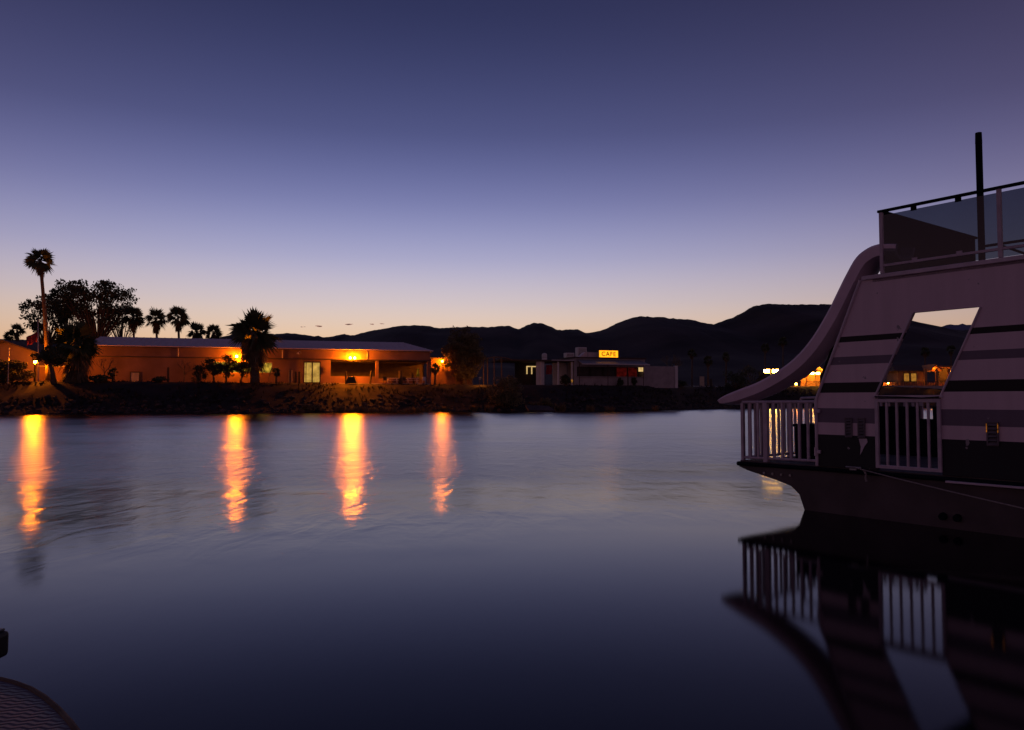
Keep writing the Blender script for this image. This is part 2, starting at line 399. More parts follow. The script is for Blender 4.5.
def broad_tree(name, label, base, ctr, rad, seed, n=46, cl=(1.2, 1.0), per=60, size=.26, leaf=None, group=None, rt=.35, fork=.45, cat='tree', shell=.35):
    rng = random.Random(seed); base = Vector(base); ctr = Vector(ctr)
    root = thing(name, base, label, cat, group)
    fk = base.lerp(ctr, fork); fk.x += rng.uniform(-.2, .2)
    tb = MB(); tb.tube([base - Vector((0, 0, .2)), base.lerp(fk, .5) + Vector((rng.uniform(-.15, .15), 0, 0)), fk], [rt * 1.25, rt, rt * .85], 9)
    cb = MB()
    lb = MB()
    for i in range(n):
        while True:
            p = Vector((rng.uniform(-1, 1), rng.uniform(-1, 1), rng.uniform(-1, 1)))
            if shell < p.length < 1 and p.z > -.85: break
        e = ctr + Vector((p.x * rad[0], p.y * rad[1], p.z * rad[2]))
        mid = fk.lerp(e, .5) + Vector((rng.uniform(-.4, .4), rng.uniform(-.4, .4), rng.uniform(0, .5))) * min(rad) * .25
        lb.tube([fk, mid, e], [rt * .38, rt * .2, rt * .06], 5, caps=False)
        k = rng.uniform(.55, 1.25)
        leaves(cb, e, (cl[0] * k, cl[0] * k, cl[1] * k * .8), int(per * k), size, rng)
    tb.build('trunk', M['bark'], root, True)
    lb.build('limbs', M['bark'], root, True)
    cb.build('crown', leaf or M['leaf2'], root, fix=False)
    return root
def shrub(name, label, base, rad, seed, n=16, per=60, size=.16, leaf=None, group=None, cat='shrub', stems=True):
    rng = random.Random(seed); base = Vector(base)
    root = thing(name, base, label, cat, group)
    cb, sb = MB(), MB()
    for i in range(n):
        a = rng.uniform(0, 2 * PI); r = math.sqrt(rng.random()); z = rng.uniform(.15, 1)
        wd = math.sqrt(max(.12, 1 - (z - .35) ** 2 * 1.6))
        e = base + Vector((math.cos(a) * r * rad[0] * wd * .8, math.sin(a) * r * rad[1] * wd * .8, z * rad[2] * .88))
        sb.tube([base + Vector((math.cos(a) * .1, math.sin(a) * .1, -.1)), base.lerp(e, .5) + Vector((0, 0, .1)), e], [.05, .035, .015], 4, caps=False)
        k = rng.uniform(.6, 1.2)
        leaves(cb, e, (rad[0] * .33 * k, rad[1] * .33 * k, rad[2] * .2 * k), int(per * k), size, rng)
    sb.build('stems', M['bark'], root)
    cb.build('foliage', leaf or M['leaf2'], root, fix=False)
    return root
def bare_tree(name, label, base, h, spread, seed, mt=None, group=None, depth=5):
    rng = random.Random(seed); base = Vector(base); root = thing(name, base, label, 'bare tree', group)
    tb, bb = MB(), MB()
    def grow(p, d, ln, r, k, first):
        q = p + d * ln * .5 + Vector((rng.uniform(-.06, .06), rng.uniform(-.06, .06), 0)) * ln
        e = p + d * ln + Vector((rng.uniform(-.08, .08), rng.uniform(-.08, .08), 0)) * ln
        (tb if first else bb).tube([p, q, e], [r, r * .85, r * .68], 5 if k > 2 else 3, caps=False)
        if k == 0: return
        for _ in range(3 if k > 1 else 2):
            nd = (d + Vector((rng.gauss(0, 1) * spread, rng.gauss(0, 1) * spread, rng.uniform(-.1, .35)))).normalized()
            grow(e, nd, ln * rng.uniform(.6, .85), r * .62, k - 1, False)
    grow(base - Vector((0, 0, .1)), Vector((0, 0, 1)), h * .3, h * .022, depth - 1, True)
    tb.build('trunk', mt or M['bark'], root); bb.build('branches', mt or M['bark'], root, fix=False)
    return root
def grass_clump(label, base, r, h, seed, n=140, mt=None, group='dry grass clumps on the far bank'):
    rng = random.Random(seed); base = Vector(base); mb = MB()
    for _ in range(n):
        a = rng.uniform(0, 2 * PI); q = base + Vector((math.cos(a), math.sin(a), 0)) * r * math.sqrt(rng.random()) * .5
        lean = Vector((math.cos(a), math.sin(a), 0)) * rng.uniform(.1, .8) * r
        hh = h * rng.uniform(.5, 1.1); wd = Vector((math.sin(a), -math.cos(a), 0)) * .035
        mb.add([q - wd - Vector((0, 0, .1)), q + wd - Vector((0, 0, .1)), q + lean * .5 + wd + Vector((0, 0, hh * .7)), q + lean + Vector((0, 0, hh))], [(0, 1, 2), (0, 2, 3)])
    o = mb.build('grass_clump', mt or M['drygrass'], fix=False)
    # origin at the clump's foot
    for v in o.data.vertices: v.co -= base
    o.location = base
    return tag(o, label, 'grass clump', group)
def C(px, off=10.3):
    Y = 100.0
    for _ in range(40): Y += .5 * (shoreY((px - 512) / F * Y) + off - Y)
    return Y
def P(px, Y, lift=0):
    X = (px - 512) / F * Y
    return Vector((X, Y, gz(X, Y) + lift))

# tall palm and its neighbours at the left
Y_ = C(48, 12.0); b0 = P(48, Y_); fan_palm('fan_palm', 'very tall slender fan palm rising high above all the other trees', b0, at(40, 259, Y_), 2.0, 11, skirt=1.9, fronds=32, rt=.23, low=-50, skirt_r=.42)
Y_ = C(76, 10); b0 = P(76, Y_); fan_palm('fan_palm', 'bushy dark fan palm with a drooping skirt left of the long building', b0, at(76, 342, Y_), 3.1, 12, skirt=3.8, fronds=44, rt=.4, low=-55, skirt_r=.75, bulge=.2)
Y_ = C(54, 8.0); b0 = P(54, Y_); broad_tree('shaggy_tree', 'small dark tree with ragged flat crown in front of the orange lit yard', b0, at(50, 357, Y_), (2.2, 1.0, 1.0), 13, n=26, cl=(.7, .45), per=50, size=.2, rt=.3, fork=.7)
b0 = P(100, 128); broad_tree('broad_tree', 'largest broad dark tree with open crown behind the long roof', b0, at(97, 304, 128), (6.2, 5, 3.9), 14, n=84, cl=(1.25, 1.0), per=60, size=.27, rt=.45, group='broad trees behind the left palms')
b0 = P(46, 126); broad_tree('broad_tree', 'lower broad dark tree with open crown behind the tall slender palm', b0, at(43, 316, 126), (4.3, 4, 3.4), 15, n=40, cl=(1.1, .9), per=55, size=.26, rt=.35, group='broad trees behind the left palms')
b0 = P(66, 134); broad_tree('broad_tree', 'broad dark tree filling the gap between the largest tree and the lower one', b0, at(68, 304, 134), (4.6, 4, 4.0), 16, n=60, cl=(1.2, .9), per=60, size=.26, rt=.35, group='broad trees behind the left palms')
b0 = P(122, 140); broad_tree('broad_tree', 'thin crowned tree right beside the largest broad tree', b0, at(121, 308, 140), (4.4, 3, 4.2), 17, n=44, cl=(1.0, .8), per=42, size=.24, rt=.25, group='broad trees behind the left palms')
for i, (px, py, Y, Rr, sk, lb) in enumerate([
        (9, 334, 150, 1.1, .8, 'tiny distant palm, leftmost against the sky above the gabled house'),
        (17, 328, 150, 1.5, 1.6, 'second small distant palm above the gabled house, taller and shaggier'),
        (133, 314, 135, 2.0, 2.2, 'palm behind the long roof beside the thin crowned tree'),
        (156, 316, 138, 1.95, 2.2, 'palm behind the long roof, left one of the pair of taller crowns'),
        (178, 314, 134, 2.05, 2.0, 'palm behind the long roof, right one of the pair of taller crowns'),
        (197, 329, 136, 1.7, 1.6, 'low palm crown just above the long roof, left of the last one'),
        (214, 330, 134, 1.5, 1.4, 'last low palm crown above the long roof before the hill begins')]):
    fan_palm('fan_palm', lb, P(px + (2 if px > 100 else 1), Y), at(px, py + 2, Y), Rr * 1.22, 30 + i, skirt=sk, fronds=26, rt=.2, group='palms behind the buildings', skirt_r=.5)
shrub('shrub', 'dark shrub behind the long roof between two palms', P(146, 133), (2.2, 2, 6.2), 40, n=26, per=60, size=.24)
shrub('shrub', 'dark ragged shrub behind the long roof right of the taller palms', P(168, 131), (1.9, 2, 5.9), 43, n=22, per=50, size=.24)
shrub('shrub', 'dark leafy shrub behind the long roof under the low palms', P(188, 132), (2.6, 2, 6.6), 41, n=24, per=55, size=.24)
shrub('hedge', 'dark clipped hedge in front of the gabled house', P(10, C(10, 9.3)), (2.8, 1.3, 2.6), 42, n=44, per=110, size=.14, cat='hedge')
# palms and trees in front of the long building
fan_palm('fan_palm', 'stout fan palm with thick skirted trunk in front of the long building', P(255, C(255)), at(254, 332, C(255)), 3.9, 50, skirt=3.4, fronds=30, rt=.5, low=-30, skirt_r=.62, bulge=.7)
for i, (px, cy, ry, rx, lb) in enumerate([(214, 367, 8, 8, 'round topped small tree at the left of the lit yellow window'), (226, 366, 9, 8, 'round topped small tree tight beside its twin, nearer the wall lamp'),
                                      (241, 368, 7, 8, 'low forked small tree between the wall lamp and the stout palm')]):
    Y = C(px, 11.2 + i * .3)
    broad_tree('small_tree', lb, P(px, Y), at(px, cy, Y), (rx * .155, 1.2, ry * .16), 60 + i, n=26, cl=(.6, .5), per=60, size=.14, rt=.13, fork=.4, group='small trees before the lit wall', shell=.1)
shrub('shrub', 'dark rounded shrub against the wall left of the small trees', P(198, C(198, 11)), (1.1, .9, 2.2), 63, n=18, per=60, size=.12)
bare_tree('bare_tree', 'leafless tree before the dim wall between the doorway and the shrub', P(184, C(184, 11)), 3.6, .5, 64)
bare_tree('bare_tree', 'leafless tree before the dim wall behind the small yucca', P(104, C(104, 11)), 3.9, .5, 65)
bare_tree('bare_tree', 'leaning leafless tree right of the stout fan palm', P(269, C(269, 10.8)), 2.8, .45, 66)
bare_tree('bare_tree', 'pale leafless tree with lamplight in its colour beyond the cafe', P(671, C(671, 20)), 6.2, .5, 67, mt=M['drygrass'], depth=6)  # lamplight on the branches is put into their pale material
fan_palm('yucca', 'small spiky yucca in front of the dim left wall', P(113, C(113)), at(113, 371.5, C(113)), .85, 68, skirt=.6, fronds=18, rt=.14, cat='yucca')
fan_palm('yucca', 'small spiky yucca beside the leaning leafless tree', P(276, C(276)), at(276, 371, C(276)), .8, 69, skirt=.5, fronds=16, rt=.13, cat='yucca')
fan_palm('yucca', 'small palm like yucca in front of the lamplit shed wall', P(435, C(435)), at(435, 367.5, C(435)), 1.0, 70, skirt=.7, fronds=20, rt=.15, cat='yucca')
# big tree beside the lamp, bushes of the bank
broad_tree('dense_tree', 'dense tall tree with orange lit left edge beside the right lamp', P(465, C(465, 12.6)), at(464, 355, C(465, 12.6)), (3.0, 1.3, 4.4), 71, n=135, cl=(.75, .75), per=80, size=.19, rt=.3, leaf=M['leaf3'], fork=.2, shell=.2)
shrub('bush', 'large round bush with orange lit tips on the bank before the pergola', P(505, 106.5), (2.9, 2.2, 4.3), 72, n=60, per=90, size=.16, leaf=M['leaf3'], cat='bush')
for i, (px, Y, rr, hh, lb, lf) in enumerate([
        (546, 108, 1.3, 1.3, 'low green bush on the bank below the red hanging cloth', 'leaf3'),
        (536, 107, 1.1, .9, 'brownish bush low on the bank beneath the white wall', 'drygrass'),
        (566, 117.5, .95, 1.7, 'dark round bush between two carport posts', 'leaf2'),
        (620.5, C(620) + .3, .55, 1.2, 'small round bush in front of the cafe counter, left one', 'leaf2'),
        (634, C(634) + .3, .55, 1.35, 'small round bush in front of the cafe counter, right one', 'leaf2'),
        (735, C(735, 8), 3.2, 3.2, 'dark bush mass on the bank beyond the slide tip', 'leaf2'),
        (752, C(752, 9), 3.8, 4.2, 'taller dark bush mass below the two flood lamps', 'leaf2'),
        (318, 98, .9, .8, 'low scrub on the bank below the glass door', 'drygrass'),
        (308, 97, 1.0, .9, 'brown scrub halfway down the bank below the glass door', 'drygrass'),
        (100, C(100, 9.5), 1.4, .9, 'low dark scrub at the crest of the bank near the yucca', 'leaf2'),
        (160, C(160, 9.5), 1.2, .7, 'low dark scrub at the crest of the bank near the doorway', 'leaf2'),
        (680, C(680, 9), 1.4, 1.0, 'low scrub near the pale walkway', 'leaf2')]):
    shrub('bush', lb, P(px, Y), (rr, rr * .8, hh), 80 + i, n=20, per=50, size=.15 if rr < 3 else .24, leaf=M[lf], cat='bush', group='bushes along the far bank')
rng = random.Random(5)
gl = [(352, 96.5), (362, 98), (371, 97), (380, 98.5), (390, 99), (400, 100), (407, 99), (414, 101), (330, 95.5), (340, 97), (423, 102), (444, 104), (474, 105), (488, 103), (300, 95), (560, 106), (590, 107), (610, 108), (655, 112)]
for i, (px, Y) in enumerate(gl):
    grass_clump('clump of tall dry grass on the far bank', P(px, Y), rng.uniform(.5, .9), rng.uniform(.7, 1.5), 100 + i)
# dim palms beyond the walkway and on the hillside
for i, (px, py, Y, Rr, lb) in enumerate([(708, 360, 185, 1.5, 'dim dark palm beside the pale walkway, trunk in full view'), (692, 353, 240, 1.9, 'dim palm on the slope, first one left of the walkway palm'),
                                     (726, 356, 230, 1.7, 'dim palm on the slope right of the walkway palm'), (765, 347, 260, 1.9, 'dim palm on the slope above the flood lamps'),
                                     (783, 341, 280, 2.2, 'dim palm on the slope, topmost of those above the flood lamps'), (925, 351, 210, 1.6, 'dim palm behind the riverside house, seen through the boat window'),
                                     (951, 349, 215, 1.6, 'dim palm right of the porch gable, seen through the boat window')]):
    fan_palm('fan_palm', lb, P(px, Y), at(px, py, Y), Rr, 130 + i, skirt=1.2, fronds=22, rt=.22, group='dim palms on the slope')
# rocks of the bank: beyond counting
rb = MB(); rng = random.Random(9)
for _ in range(1500):
    X = rng.uniform(-75, 75); o = rng.uniform(.0, 5.5) * rng.random() ** .6; Y = shoreY(X) + o; s = rng.uniform(.1, .38)
    bm = bmesh.new(); bmesh.ops.create_icosphere(bm, subdivisions=1, radius=s)
    sq = (rng.uniform(.7, 1.4), rng.uniform(.7, 1.2), rng.uniform(.5, .9)); bm.verts.index_update()
    c = Vector((X, Y, gz(X, Y) + s * .15))
    rb.add([c + Vector((v.co.x * sq[0], v.co.y * sq[1], v.co.z * sq[2])) * rng.uniform(.8, 1.15) for v in bm.verts], [[v.index for v in f.verts] for f in bm.faces]); bm.free()
o = rb.build('rocks', M['rock']); tag(o, 'loose rocks along the waterline of the far bank', 'rocks', kind='stuff')

gb_ = MB(); rng = random.Random(21)
for _ in range(3600):
    X = rng.uniform(-80, 60); o_ = rng.uniform(2.2, 10.6); Y = shoreY(X) + o_
    if noise.noise(Vector((X * .12, o_ * .3, 8))) < -.12: continue
    q = Vector((X, Y, gz(X, Y) - .03)); h_ = rng.uniform(.12, .5) * (1.25 if o_ < 9 else .6)
    for k in range(6):
        a = rng.uniform(0, 2 * PI); ln = Vector((math.cos(a), math.sin(a), 0)) * rng.uniform(.1, .38); wd = Vector((math.sin(a), -math.cos(a), 0)) * .05
        gb_.add([q - wd, q + wd, q + ln + Vector((0, 0, h_ * rng.uniform(.6, 1.1)))], [(0, 1, 2)])
o = gb_.build('ground_cover', mat('bank scrub', (.032, .026, .017), .9, .5, 1.2), fix=False); tag(o, 'low scrubby growth covering the slope of the far bank', 'ground cover', kind='stuff')
cb_ = MB(); rng = random.Random(4)
for px, py, wd in ((303, 327, 5), (318, 326.5, 9), (349, 324.3, 9), (372, 324.2, 5), (382, 323.8, 5)):
    c_ = at(px, py, 9000)
    for k in range(7):
        t = rng.uniform(-1, 1); r_ = wd * 11.7 * .28 * (1 - .5 * abs(t))
        cb_.ball(c_ + Vector((t * wd * 11.7 * .38, rng.uniform(-20, 20), rng.uniform(-3, 6))), r_, 2, (1, 1, .26))
o = cb_.build('clouds', glass('thin evening cloud', (.86, .80, .80), 0.0), smooth=True); tag(o, 'tiny dark clouds low in the evening sky', 'clouds', kind='stuff')

# ------------------------------------------------------------------ buildings: Face = a facade line seen from the river; s along it, n outwards, z up
class Face:
    def __init__(f, pa, Ya, pb, Yb):
        f.A = Vector(((pa - 512) / F * Ya, Ya, 0)); f.B = Vector(((pb - 512) / F * Yb, Yb, 0))
        f.d = (f.B - f.A).normalized(); f.n = Vector((f.d.y, -f.d.x, 0)); f.len = (f.B - f.A).length
    def tf(f, p): return f.A + f.d * p.x + f.n * p.y + Vector((0, 0, p.z))
    def s(f, px, out=0):
        x, y, z = ray(px, 380); A = f.A + f.n * out
        # A + d*s = t*(x,y)
        det = f.d.x * (-y) - (-x) * f.d.y
        return ((-A.x) * (-y) - (-x) * (-A.y)) / det
    def z(f, px, py, out=0):
        q = f.A + f.n * out + f.d * f.s(px, out); return zof(py, q.y)
    def mb(f): return MB(f.tf)
    def at(f, px, n=0, z=0): return f.tf(Vector((f.s(px, n), n, z)))
def wall_lamp(label, pos, n, r=.16, mt='bulb', twin=False, out=.95, hood=True):
    """sodium wall lamp: back plate, arm, hood, bulb"""
    pos = Vector(pos); n = n.normalized(); side = Vector((-n.y, n.x, 0))
    root = thing('wall_lamp', pos - n * out, label, 'lamp', 'lit lamps on the far shore')
    def tf(p): return pos + side * p.x + n * p.y + Vector((0, 0, p.z))
    MB(tf).box(-.14, .14, -out, -out + .05, -.05, .35, .015).build('back_plate', M['steel'], root)
    MB(tf).tube([(0, -out + .05, .25), (0, -out * .5, .34), (0, 0, .3)], .03, 6).build('arm', M['steel'], root)
    for dx in ((-.32, .32) if twin else (0,)):
        if twin: MB(tf).tube([(0, 0, .3), (dx, 0, .3)], .03, 6).build('crossbar', M['steel'], root)
        if hood: MB(tf).box(dx - r * .8, dx + r * .8, -r * .9, r * .5, r * 1.05, r * 1.3, .01).build('hood', M['steel'], root)
        MB(tf).ball((dx, 0, 0), r, 2).build('bulb', M[mt], root)
    return root

def ridge_roof(fc, s0, s1, n0, n1, ze, zr, hip0, hip1, th, name, mt, parent, seams=0):
    """gable or hip roof slab between n0 (eave, river side) and n1; thickness th"""
    mid = (n0 + n1) / 2
    mb = fc.mb()
    def sheet(dz):
        return [(s0, n0, ze + dz), (s1, n0, ze + dz), (s1, n1, ze + dz), (s0, n1, ze + dz), (s0 + hip0, mid, zr + dz), (s1 - hip1, mid, zr + dz)]
    a = sheet(0); b_ = sheet(-th)
    mb.add(a + b_, [(0, 1, 5, 4), (2, 3, 4, 5), (1, 2, 5), (3, 0, 4), (6, 10, 11, 7), (8, 11, 10, 9), (7, 11, 8), (9, 10, 6), (0, 6, 7, 1), (1, 7, 8, 2), (2, 8, 9, 3), (3, 9, 6, 0)])
    if seams:
        k = int((s1 - s0) / seams)
        for i in range(1, k):
            s = s0 + (s1 - s0) * i / k
            q = 1.0
            if s > s1 - hip1: q = (s1 - s) / hip1
            if q < .1: continue
            z2 = ze + (zr - ze) * q; n2 = n0 + (mid - n0) * q
            for nn in (n0, 2 * mid - n0):
                n2b = nn + (mid - nn) * q
                mb.add([(s - .025, nn, ze + .003), (s + .025, nn, ze + .003), (s + .025, n2b, z2 + .003), (s - .025, n2b, z2 + .003),
                        (s - .025, nn, ze + .05), (s + .025, nn, ze + .05), (s + .025, n2b, z2 + .05), (s - .025, n2b, z2 + .05)],
                       [(0, 1, 5, 4), (4, 5, 6, 7), (1, 2, 6, 5), (3, 7, 6, 2), (0, 4, 7, 3)])
    return mb.build(name, mt, parent)

G0 = 3.6
LB = Face(84, 101, 430, 113)
root = thing('long_building', LB.A + Vector((0, 0, 3.9)), 'long low stucco building with grey metal roof and open lit patio at one end', 'building')
s_pav = LB.s(323); s_end = LB.len
ZE, ZR, ZG = 8.85, 10.45, 7.36
W = M['stucco']
door0, door1 = LB.s(303.5), LB.s(320.5); dz0, dz1 = 3.95, LB.z(312, 361.5)
w0, w1 = LB.s(211), LB.s(272); wz0, wz1 = LB.z(240, 372.5), LB.z(240, 362)
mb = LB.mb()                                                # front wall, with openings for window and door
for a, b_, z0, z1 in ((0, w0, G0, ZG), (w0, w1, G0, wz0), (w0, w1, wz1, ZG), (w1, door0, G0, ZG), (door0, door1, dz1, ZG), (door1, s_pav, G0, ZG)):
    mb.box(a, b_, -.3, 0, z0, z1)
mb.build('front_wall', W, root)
LB.mb().box(0, s_end, -.28, .06, ZG + .08, ZE - .18).build('fascia_wall', W, root)
LB.mb().box(-.1, s_end + .1, -.2, .16, ZG - .03, ZG + .08).build('gutter', M['gutter'], root)
LB.mb().box(-.3, s_end + .3, -.2, .36, ZE - .18, ZE - .06).build('eave_board', M['gutter'], root)
LB.mb().box(0, s_end, -12, -11.7, G0, ZE - .2).build('back_wall', W, root)
LB.mb().box(0, .3, -11.7, -.3, G0, ZE - .2).build('end_wall', W, root)
LB.mb().box(s_pav - .3, s_pav, -11.7, -.3, G0, ZG - .05).build('end_wall', W, root)
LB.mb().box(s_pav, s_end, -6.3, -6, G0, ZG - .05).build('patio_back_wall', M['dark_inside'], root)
LB.mb().box(s_pav, s_end, -6, -.3, ZG - .2, ZG - .06).build('patio_ceiling', M['dark_wood'], root)
LB.mb().box(s_pav, s_end, -6, .1, 3.8, 4.02).build('patio_floor', M['concrete'], root)
ridge_roof(LB, -.4, s_end + .4, .4, -12.4, ZE, ZR, 1.0, 3.6, .1, 'roof', M['roof_metal'], root, seams=.9)
for px, wd in ((326, .62), (377, .24), (428.6, .22)):
    s = LB.s(px); LB.mb().box(s - wd, s + wd, -.42, -.02, 4.0, ZG - .04, .02).build('column', W, root)
LB.mb().box(LB.s(330.5), LB.s(375), -.3, -.05, 4.0, LB.z(352, 376.3)).build('low_wall', W, root)
LB.mb().box(LB.s(379), LB.s(426), -1.6, -1.4, 4.0, 4.75).build('low_wall', W, root)
# lit window band and door, panes set back in the openings
wf = LB.mb()
for i in range(5):
    s = w0 + (w1 - w0) * i / 4; wf.box(s - .06, s + .06, -.14, -.02, wz0, wz1)
wf.box(w0, w1, -.145, -.015, wz0 - .08, wz0 + .02); wf.box(w0, w1, -.145, -.015, wz1 - .05, wz1 + .04)
wo = wf.build('window', M['frame_white'], root)
for i in range(4):
    s = w0 + (w1 - w0) * i / 4; e = s + (w1 - w0) / 4
    LB.mb().box(s + .07, e - .07, -.16, -.12, wz0 + .03, wz1 - .06).build('pane', M['win_yellow'], wo)
df = LB.mb()
for s in (door0, (door0 * .53 + door1 * .47), door1 - .12): df.box(s, s + .12, -.2, -.04, dz0, dz1)
df.box(door0, door1, -.205, -.035, dz0 - .02, dz0 + .16); df.box(door0, door1, -.205, -.035, dz1 - .14, dz1)
df.box(door0 + (door1 - door0) * .12, door0 + (door1 - door0) * .16, -.19, -.05, dz0, dz1)
do = df.build('glass_door', M['dark_wood'], root)
dm = door0 + (door1 - door0) * .5
LB.mb().box(door0 + .13, dm - .07, -.16, -.13, dz0 + .17, dz1 - .16).build('pane', M['win_door'], do)
LB.mb().box(dm + .1, door1 - .13, -.16, -.13, dz0 + .17, dz1 - .16).build('pane', M['win_door'], do)
LB.mb().box(dm - .1, dm - .05, -.03, .05, 4.9, 5.4, .01).build('handle', M['steel'], do)
# dark doorway frame on the dim part of the wall, downpipes, electric box, gooseneck lamp
s = LB.s(135); dd = LB.mb(); dd.box(s - .5, s + .5, .003, .08, 3.9, 5.25)
sd = dd.build('side_door', M['grey_wall'], root)
fr = LB.mb(); fr.box(s - .62, s - .5, .003, .12, 3.9, 5.3); fr.box(s + .5, s + .62, .003, .12, 3.9, 5.3); fr.box(s - .62, s + .62, .003, .125, 5.26, 5.38); fr.build('door_frame', M['dark_wood'], sd)
s = LB.s(324.3); LB.mb().box(s - .18, s + .18, .003, .16, 5.6, 6.3, .02).build('electric_box', M['brown_wood'], root)
for px in (178, 282, 367): 
    s = LB.s(px); LB.mb().tube([(s, .13, ZE - .25), (s, .13, ZG + .1)], .045, 6).build('downpipe', M['white_metal'], root)
for px in (299, 301.5):
    s = LB.s(px); LB.mb().tube([(s, .13, ZG + .3), (s, .13, 4.0)], .04, 6).build('downpipe', M['brown_wood'], root)
s = LB.s(300.5); LB.mb().tube([(s, .06, 8.1), (s, .4, 8.35), (s - .2, .8, 8.4), (s - .35, 1.0, 8.2)], .035, 6).build('gooseneck_arm', M['steel'], root)
LB.mb().tube([(s - .35, 1.0, 8.22), (s - .38, 1.04, 8.05)], [.06, .2], 10).build('lamp_shade', M['white_metal'], root)

wall_lamp('brightest single lamp on the long wall, just left of the stout palm', LB.at(236.3, .95, LB.z(236, 356.8)), LB.n, .17)
wall_lamp('twin flood lamp on the fascia above the open patio', LB.at(352.3, .95, LB.z(352, 358.3)), LB.n, .17, twin=True)

# patio furniture
def picnic_table(fc, s, n, z, label):
    root = thing('picnic_table', fc.tf(Vector((s, n, z))), label, 'picnic table', 'tables on the open patio')
    fc.mb().box(s - .9, s + .9, n - .38, n + .38, z + .7, z + .76, .01).build('tabletop', M['white_metal'], root)
    for q in (-.62, .62): fc.mb().box(s - .9, s + .9, n + q - .13, n + q + .13, z + .42, z + .46, .01).build('bench', M['white_metal'], root)
    for q in (-.65, .65):
        lg = fc.mb(); lg.tube([(s + q, n - .7, z), (s + q, n - .15, z + .7)], .04, 6); lg.tube([(s + q, n + .7, z), (s + q, n + .15, z + .7)], .04, 6); lg.box(s + q - .03, s + q + .03, n - .62, n + .62, z + .37, z + .42)
        lg.build('leg', M['white_metal'], root)
picnic_table(LB, LB.s(392), .4, 4.02, 'white picnic table under the patio roof, left one beside the middle column')
picnic_table(LB, LB.s(412), .3, 4.02, 'white picnic table under the patio roof, nearer its outer corner')
def chair(fc, s, n, z, label, mt='black_metal', fl=1):
    root = thing('patio_chair', fc.tf(Vector((s, n, z))), label, 'chair', 'chairs on the open patio')
    fc.mb().box(s - .24, s + .24, n - .24, n + .24, z + .42, z + .46, .01).build('seat', M[mt], root)
    fc.mb().box(s - .24, s + .24, n + fl * .22, n + fl * .26, z + .46, z + .95, .01).build('backrest', M[mt], root)
    for a in (-.2, .2):
        for b_ in (-.2, .2): fc.mb().tube([(s + a, n + b_, z), (s + a, n + b_, z + .42)], .02, 5).build('leg', M[mt], root)
chair(LB, LB.s(403), .9, 4.0, 'dark chair between the two white picnic tables')
chair(LB, LB.s(384), 1.0, 4.0, 'dark chair beside the middle patio column')
chair(LB, LB.s(423), .8, 4.0, 'pale chair at the outer corner of the patio', 'white_metal')
# folded green parasol, covered grill
q = LB.at(418, -.6, 4.02); root = thing('folded_parasol', q, 'folded green parasol on a pole near the patio corner', 'parasol')
MB().tube([q, q + Vector((0, 0, 2.2))], .03, 6).build('pole', M['steel'], root)
MB().tube([q + Vector((0, 0, 1.0)), q + Vector((0, 0, 1.2)), q + Vector((0, 0, 2.1)), q + Vector((0, 0, 2.3))], [.24, .27, .12, .02], 10).build('canopy', mat('green canvas', (.14, .30, .05), .9, .2, 3), root)
MB().tube([q, q + Vector((0, 0, .12))], [.3, .22], 12).build('base', M['concrete'], root)
q = LB.at(351.5, 1.6, 3.95); root = thing('covered_grill', q, 'grill under a dark tapering cover in front of the patio low wall', 'grill')
MB().add([q + Vector(v) for v in ((-.75, -.4, 0), (.75, -.4, 0), (.75, .4, 0), (-.75, .4, 0), (-.42, -.25, 1.02), (.38, -.25, 1.06), (.38, .25, 1.06), (-.42, .25, 1.02))],
         [(0, 1, 5, 4), (1, 2, 6, 5), (2, 3, 7, 6), (3, 0, 4, 7), (4, 5, 6, 7), (0, 3, 2, 1)]).build('cover', M['black_rubber'], root)
MB().tube([q + Vector((-.36, -.3, .9)), q + Vector((.33, -.3, .92))], .03, 6).build('handle', M['steel'], root)
# posts along the crest of the bank
def post(label, px, Y, h, r=.12, mt='dark_wood', lean=0):
    b_ = P(px, Y, -.1); root = thing('timber_post', b_, label, 'post', 'posts along the crest of the bank')
    MB().tube([b_, b_ + Vector((lean * .5, 0, h * .5)), b_ + Vector((lean, 0, h))], [r, r * .97, r * .93], 8).build('shaft', M[mt], root)
    MB().tube([b_ + Vector((lean, 0, h)), b_ + Vector((lean, 0, h + .08))], [r * 1.12, r * .7], 8).build('cap', M[mt], root)
post('dark post standing alone before the dim wall right of the doorway', 168, C(168, 10.2), 1.9, .14)
post('dark post in front of the left end of the patio low wall', 345.8, C(345.8, 10.2), 1.8, .12)
post('slightly leaning dark post before the middle patio column', 370, C(370, 10.2), 1.9, .14, lean=.2)
post('thick rounded pale post, first of three before the red wall', 290.3, C(290.3, 10.2), 1.75, .3, 'stucco2')
post('thin dark post, second of three before the red wall', 295.5, C(295.5, 10.2), 1.6, .16)
post('dark post, last of three before the red wall near the door', 299.3, C(299.3, 10.2), 1.6, .18)
post('dark post beside the folded parasol', 414, C(414, 10.2), 1.7, .14, lean=-.25)
post('short stout dark post in front of the picnic tables', 400.5, C(400.5, 10.2), 2.0, .3)

# shed with the right lamp
SH = Face(431, 118, 472, 118)
root = thing('shed', SH.A + Vector((0, 0, 3.9)), 'small shed with orange lit wall between patio and dense tree', 'shed')
SH.mb().box(0, SH.len, -4, 0, G0, SH.z(440, 359)).build('wall', W, root)
SH.mb().box(-.2, SH.len + .2, -4.2, .25, SH.z(440, 358.9), SH.z(440, 357.6)).build('roof', M['roof_dark'], root)
SH.mb().box(SH.s(456), SH.s(464), .003, .06, 3.9, 5.9).build('door', M['brown_wood'], root)
wall_lamp('lamp on the small shed wall, beside the dense tree', SH.at(442.2, .95, SH.z(442, 361.6)), SH.n, .125)

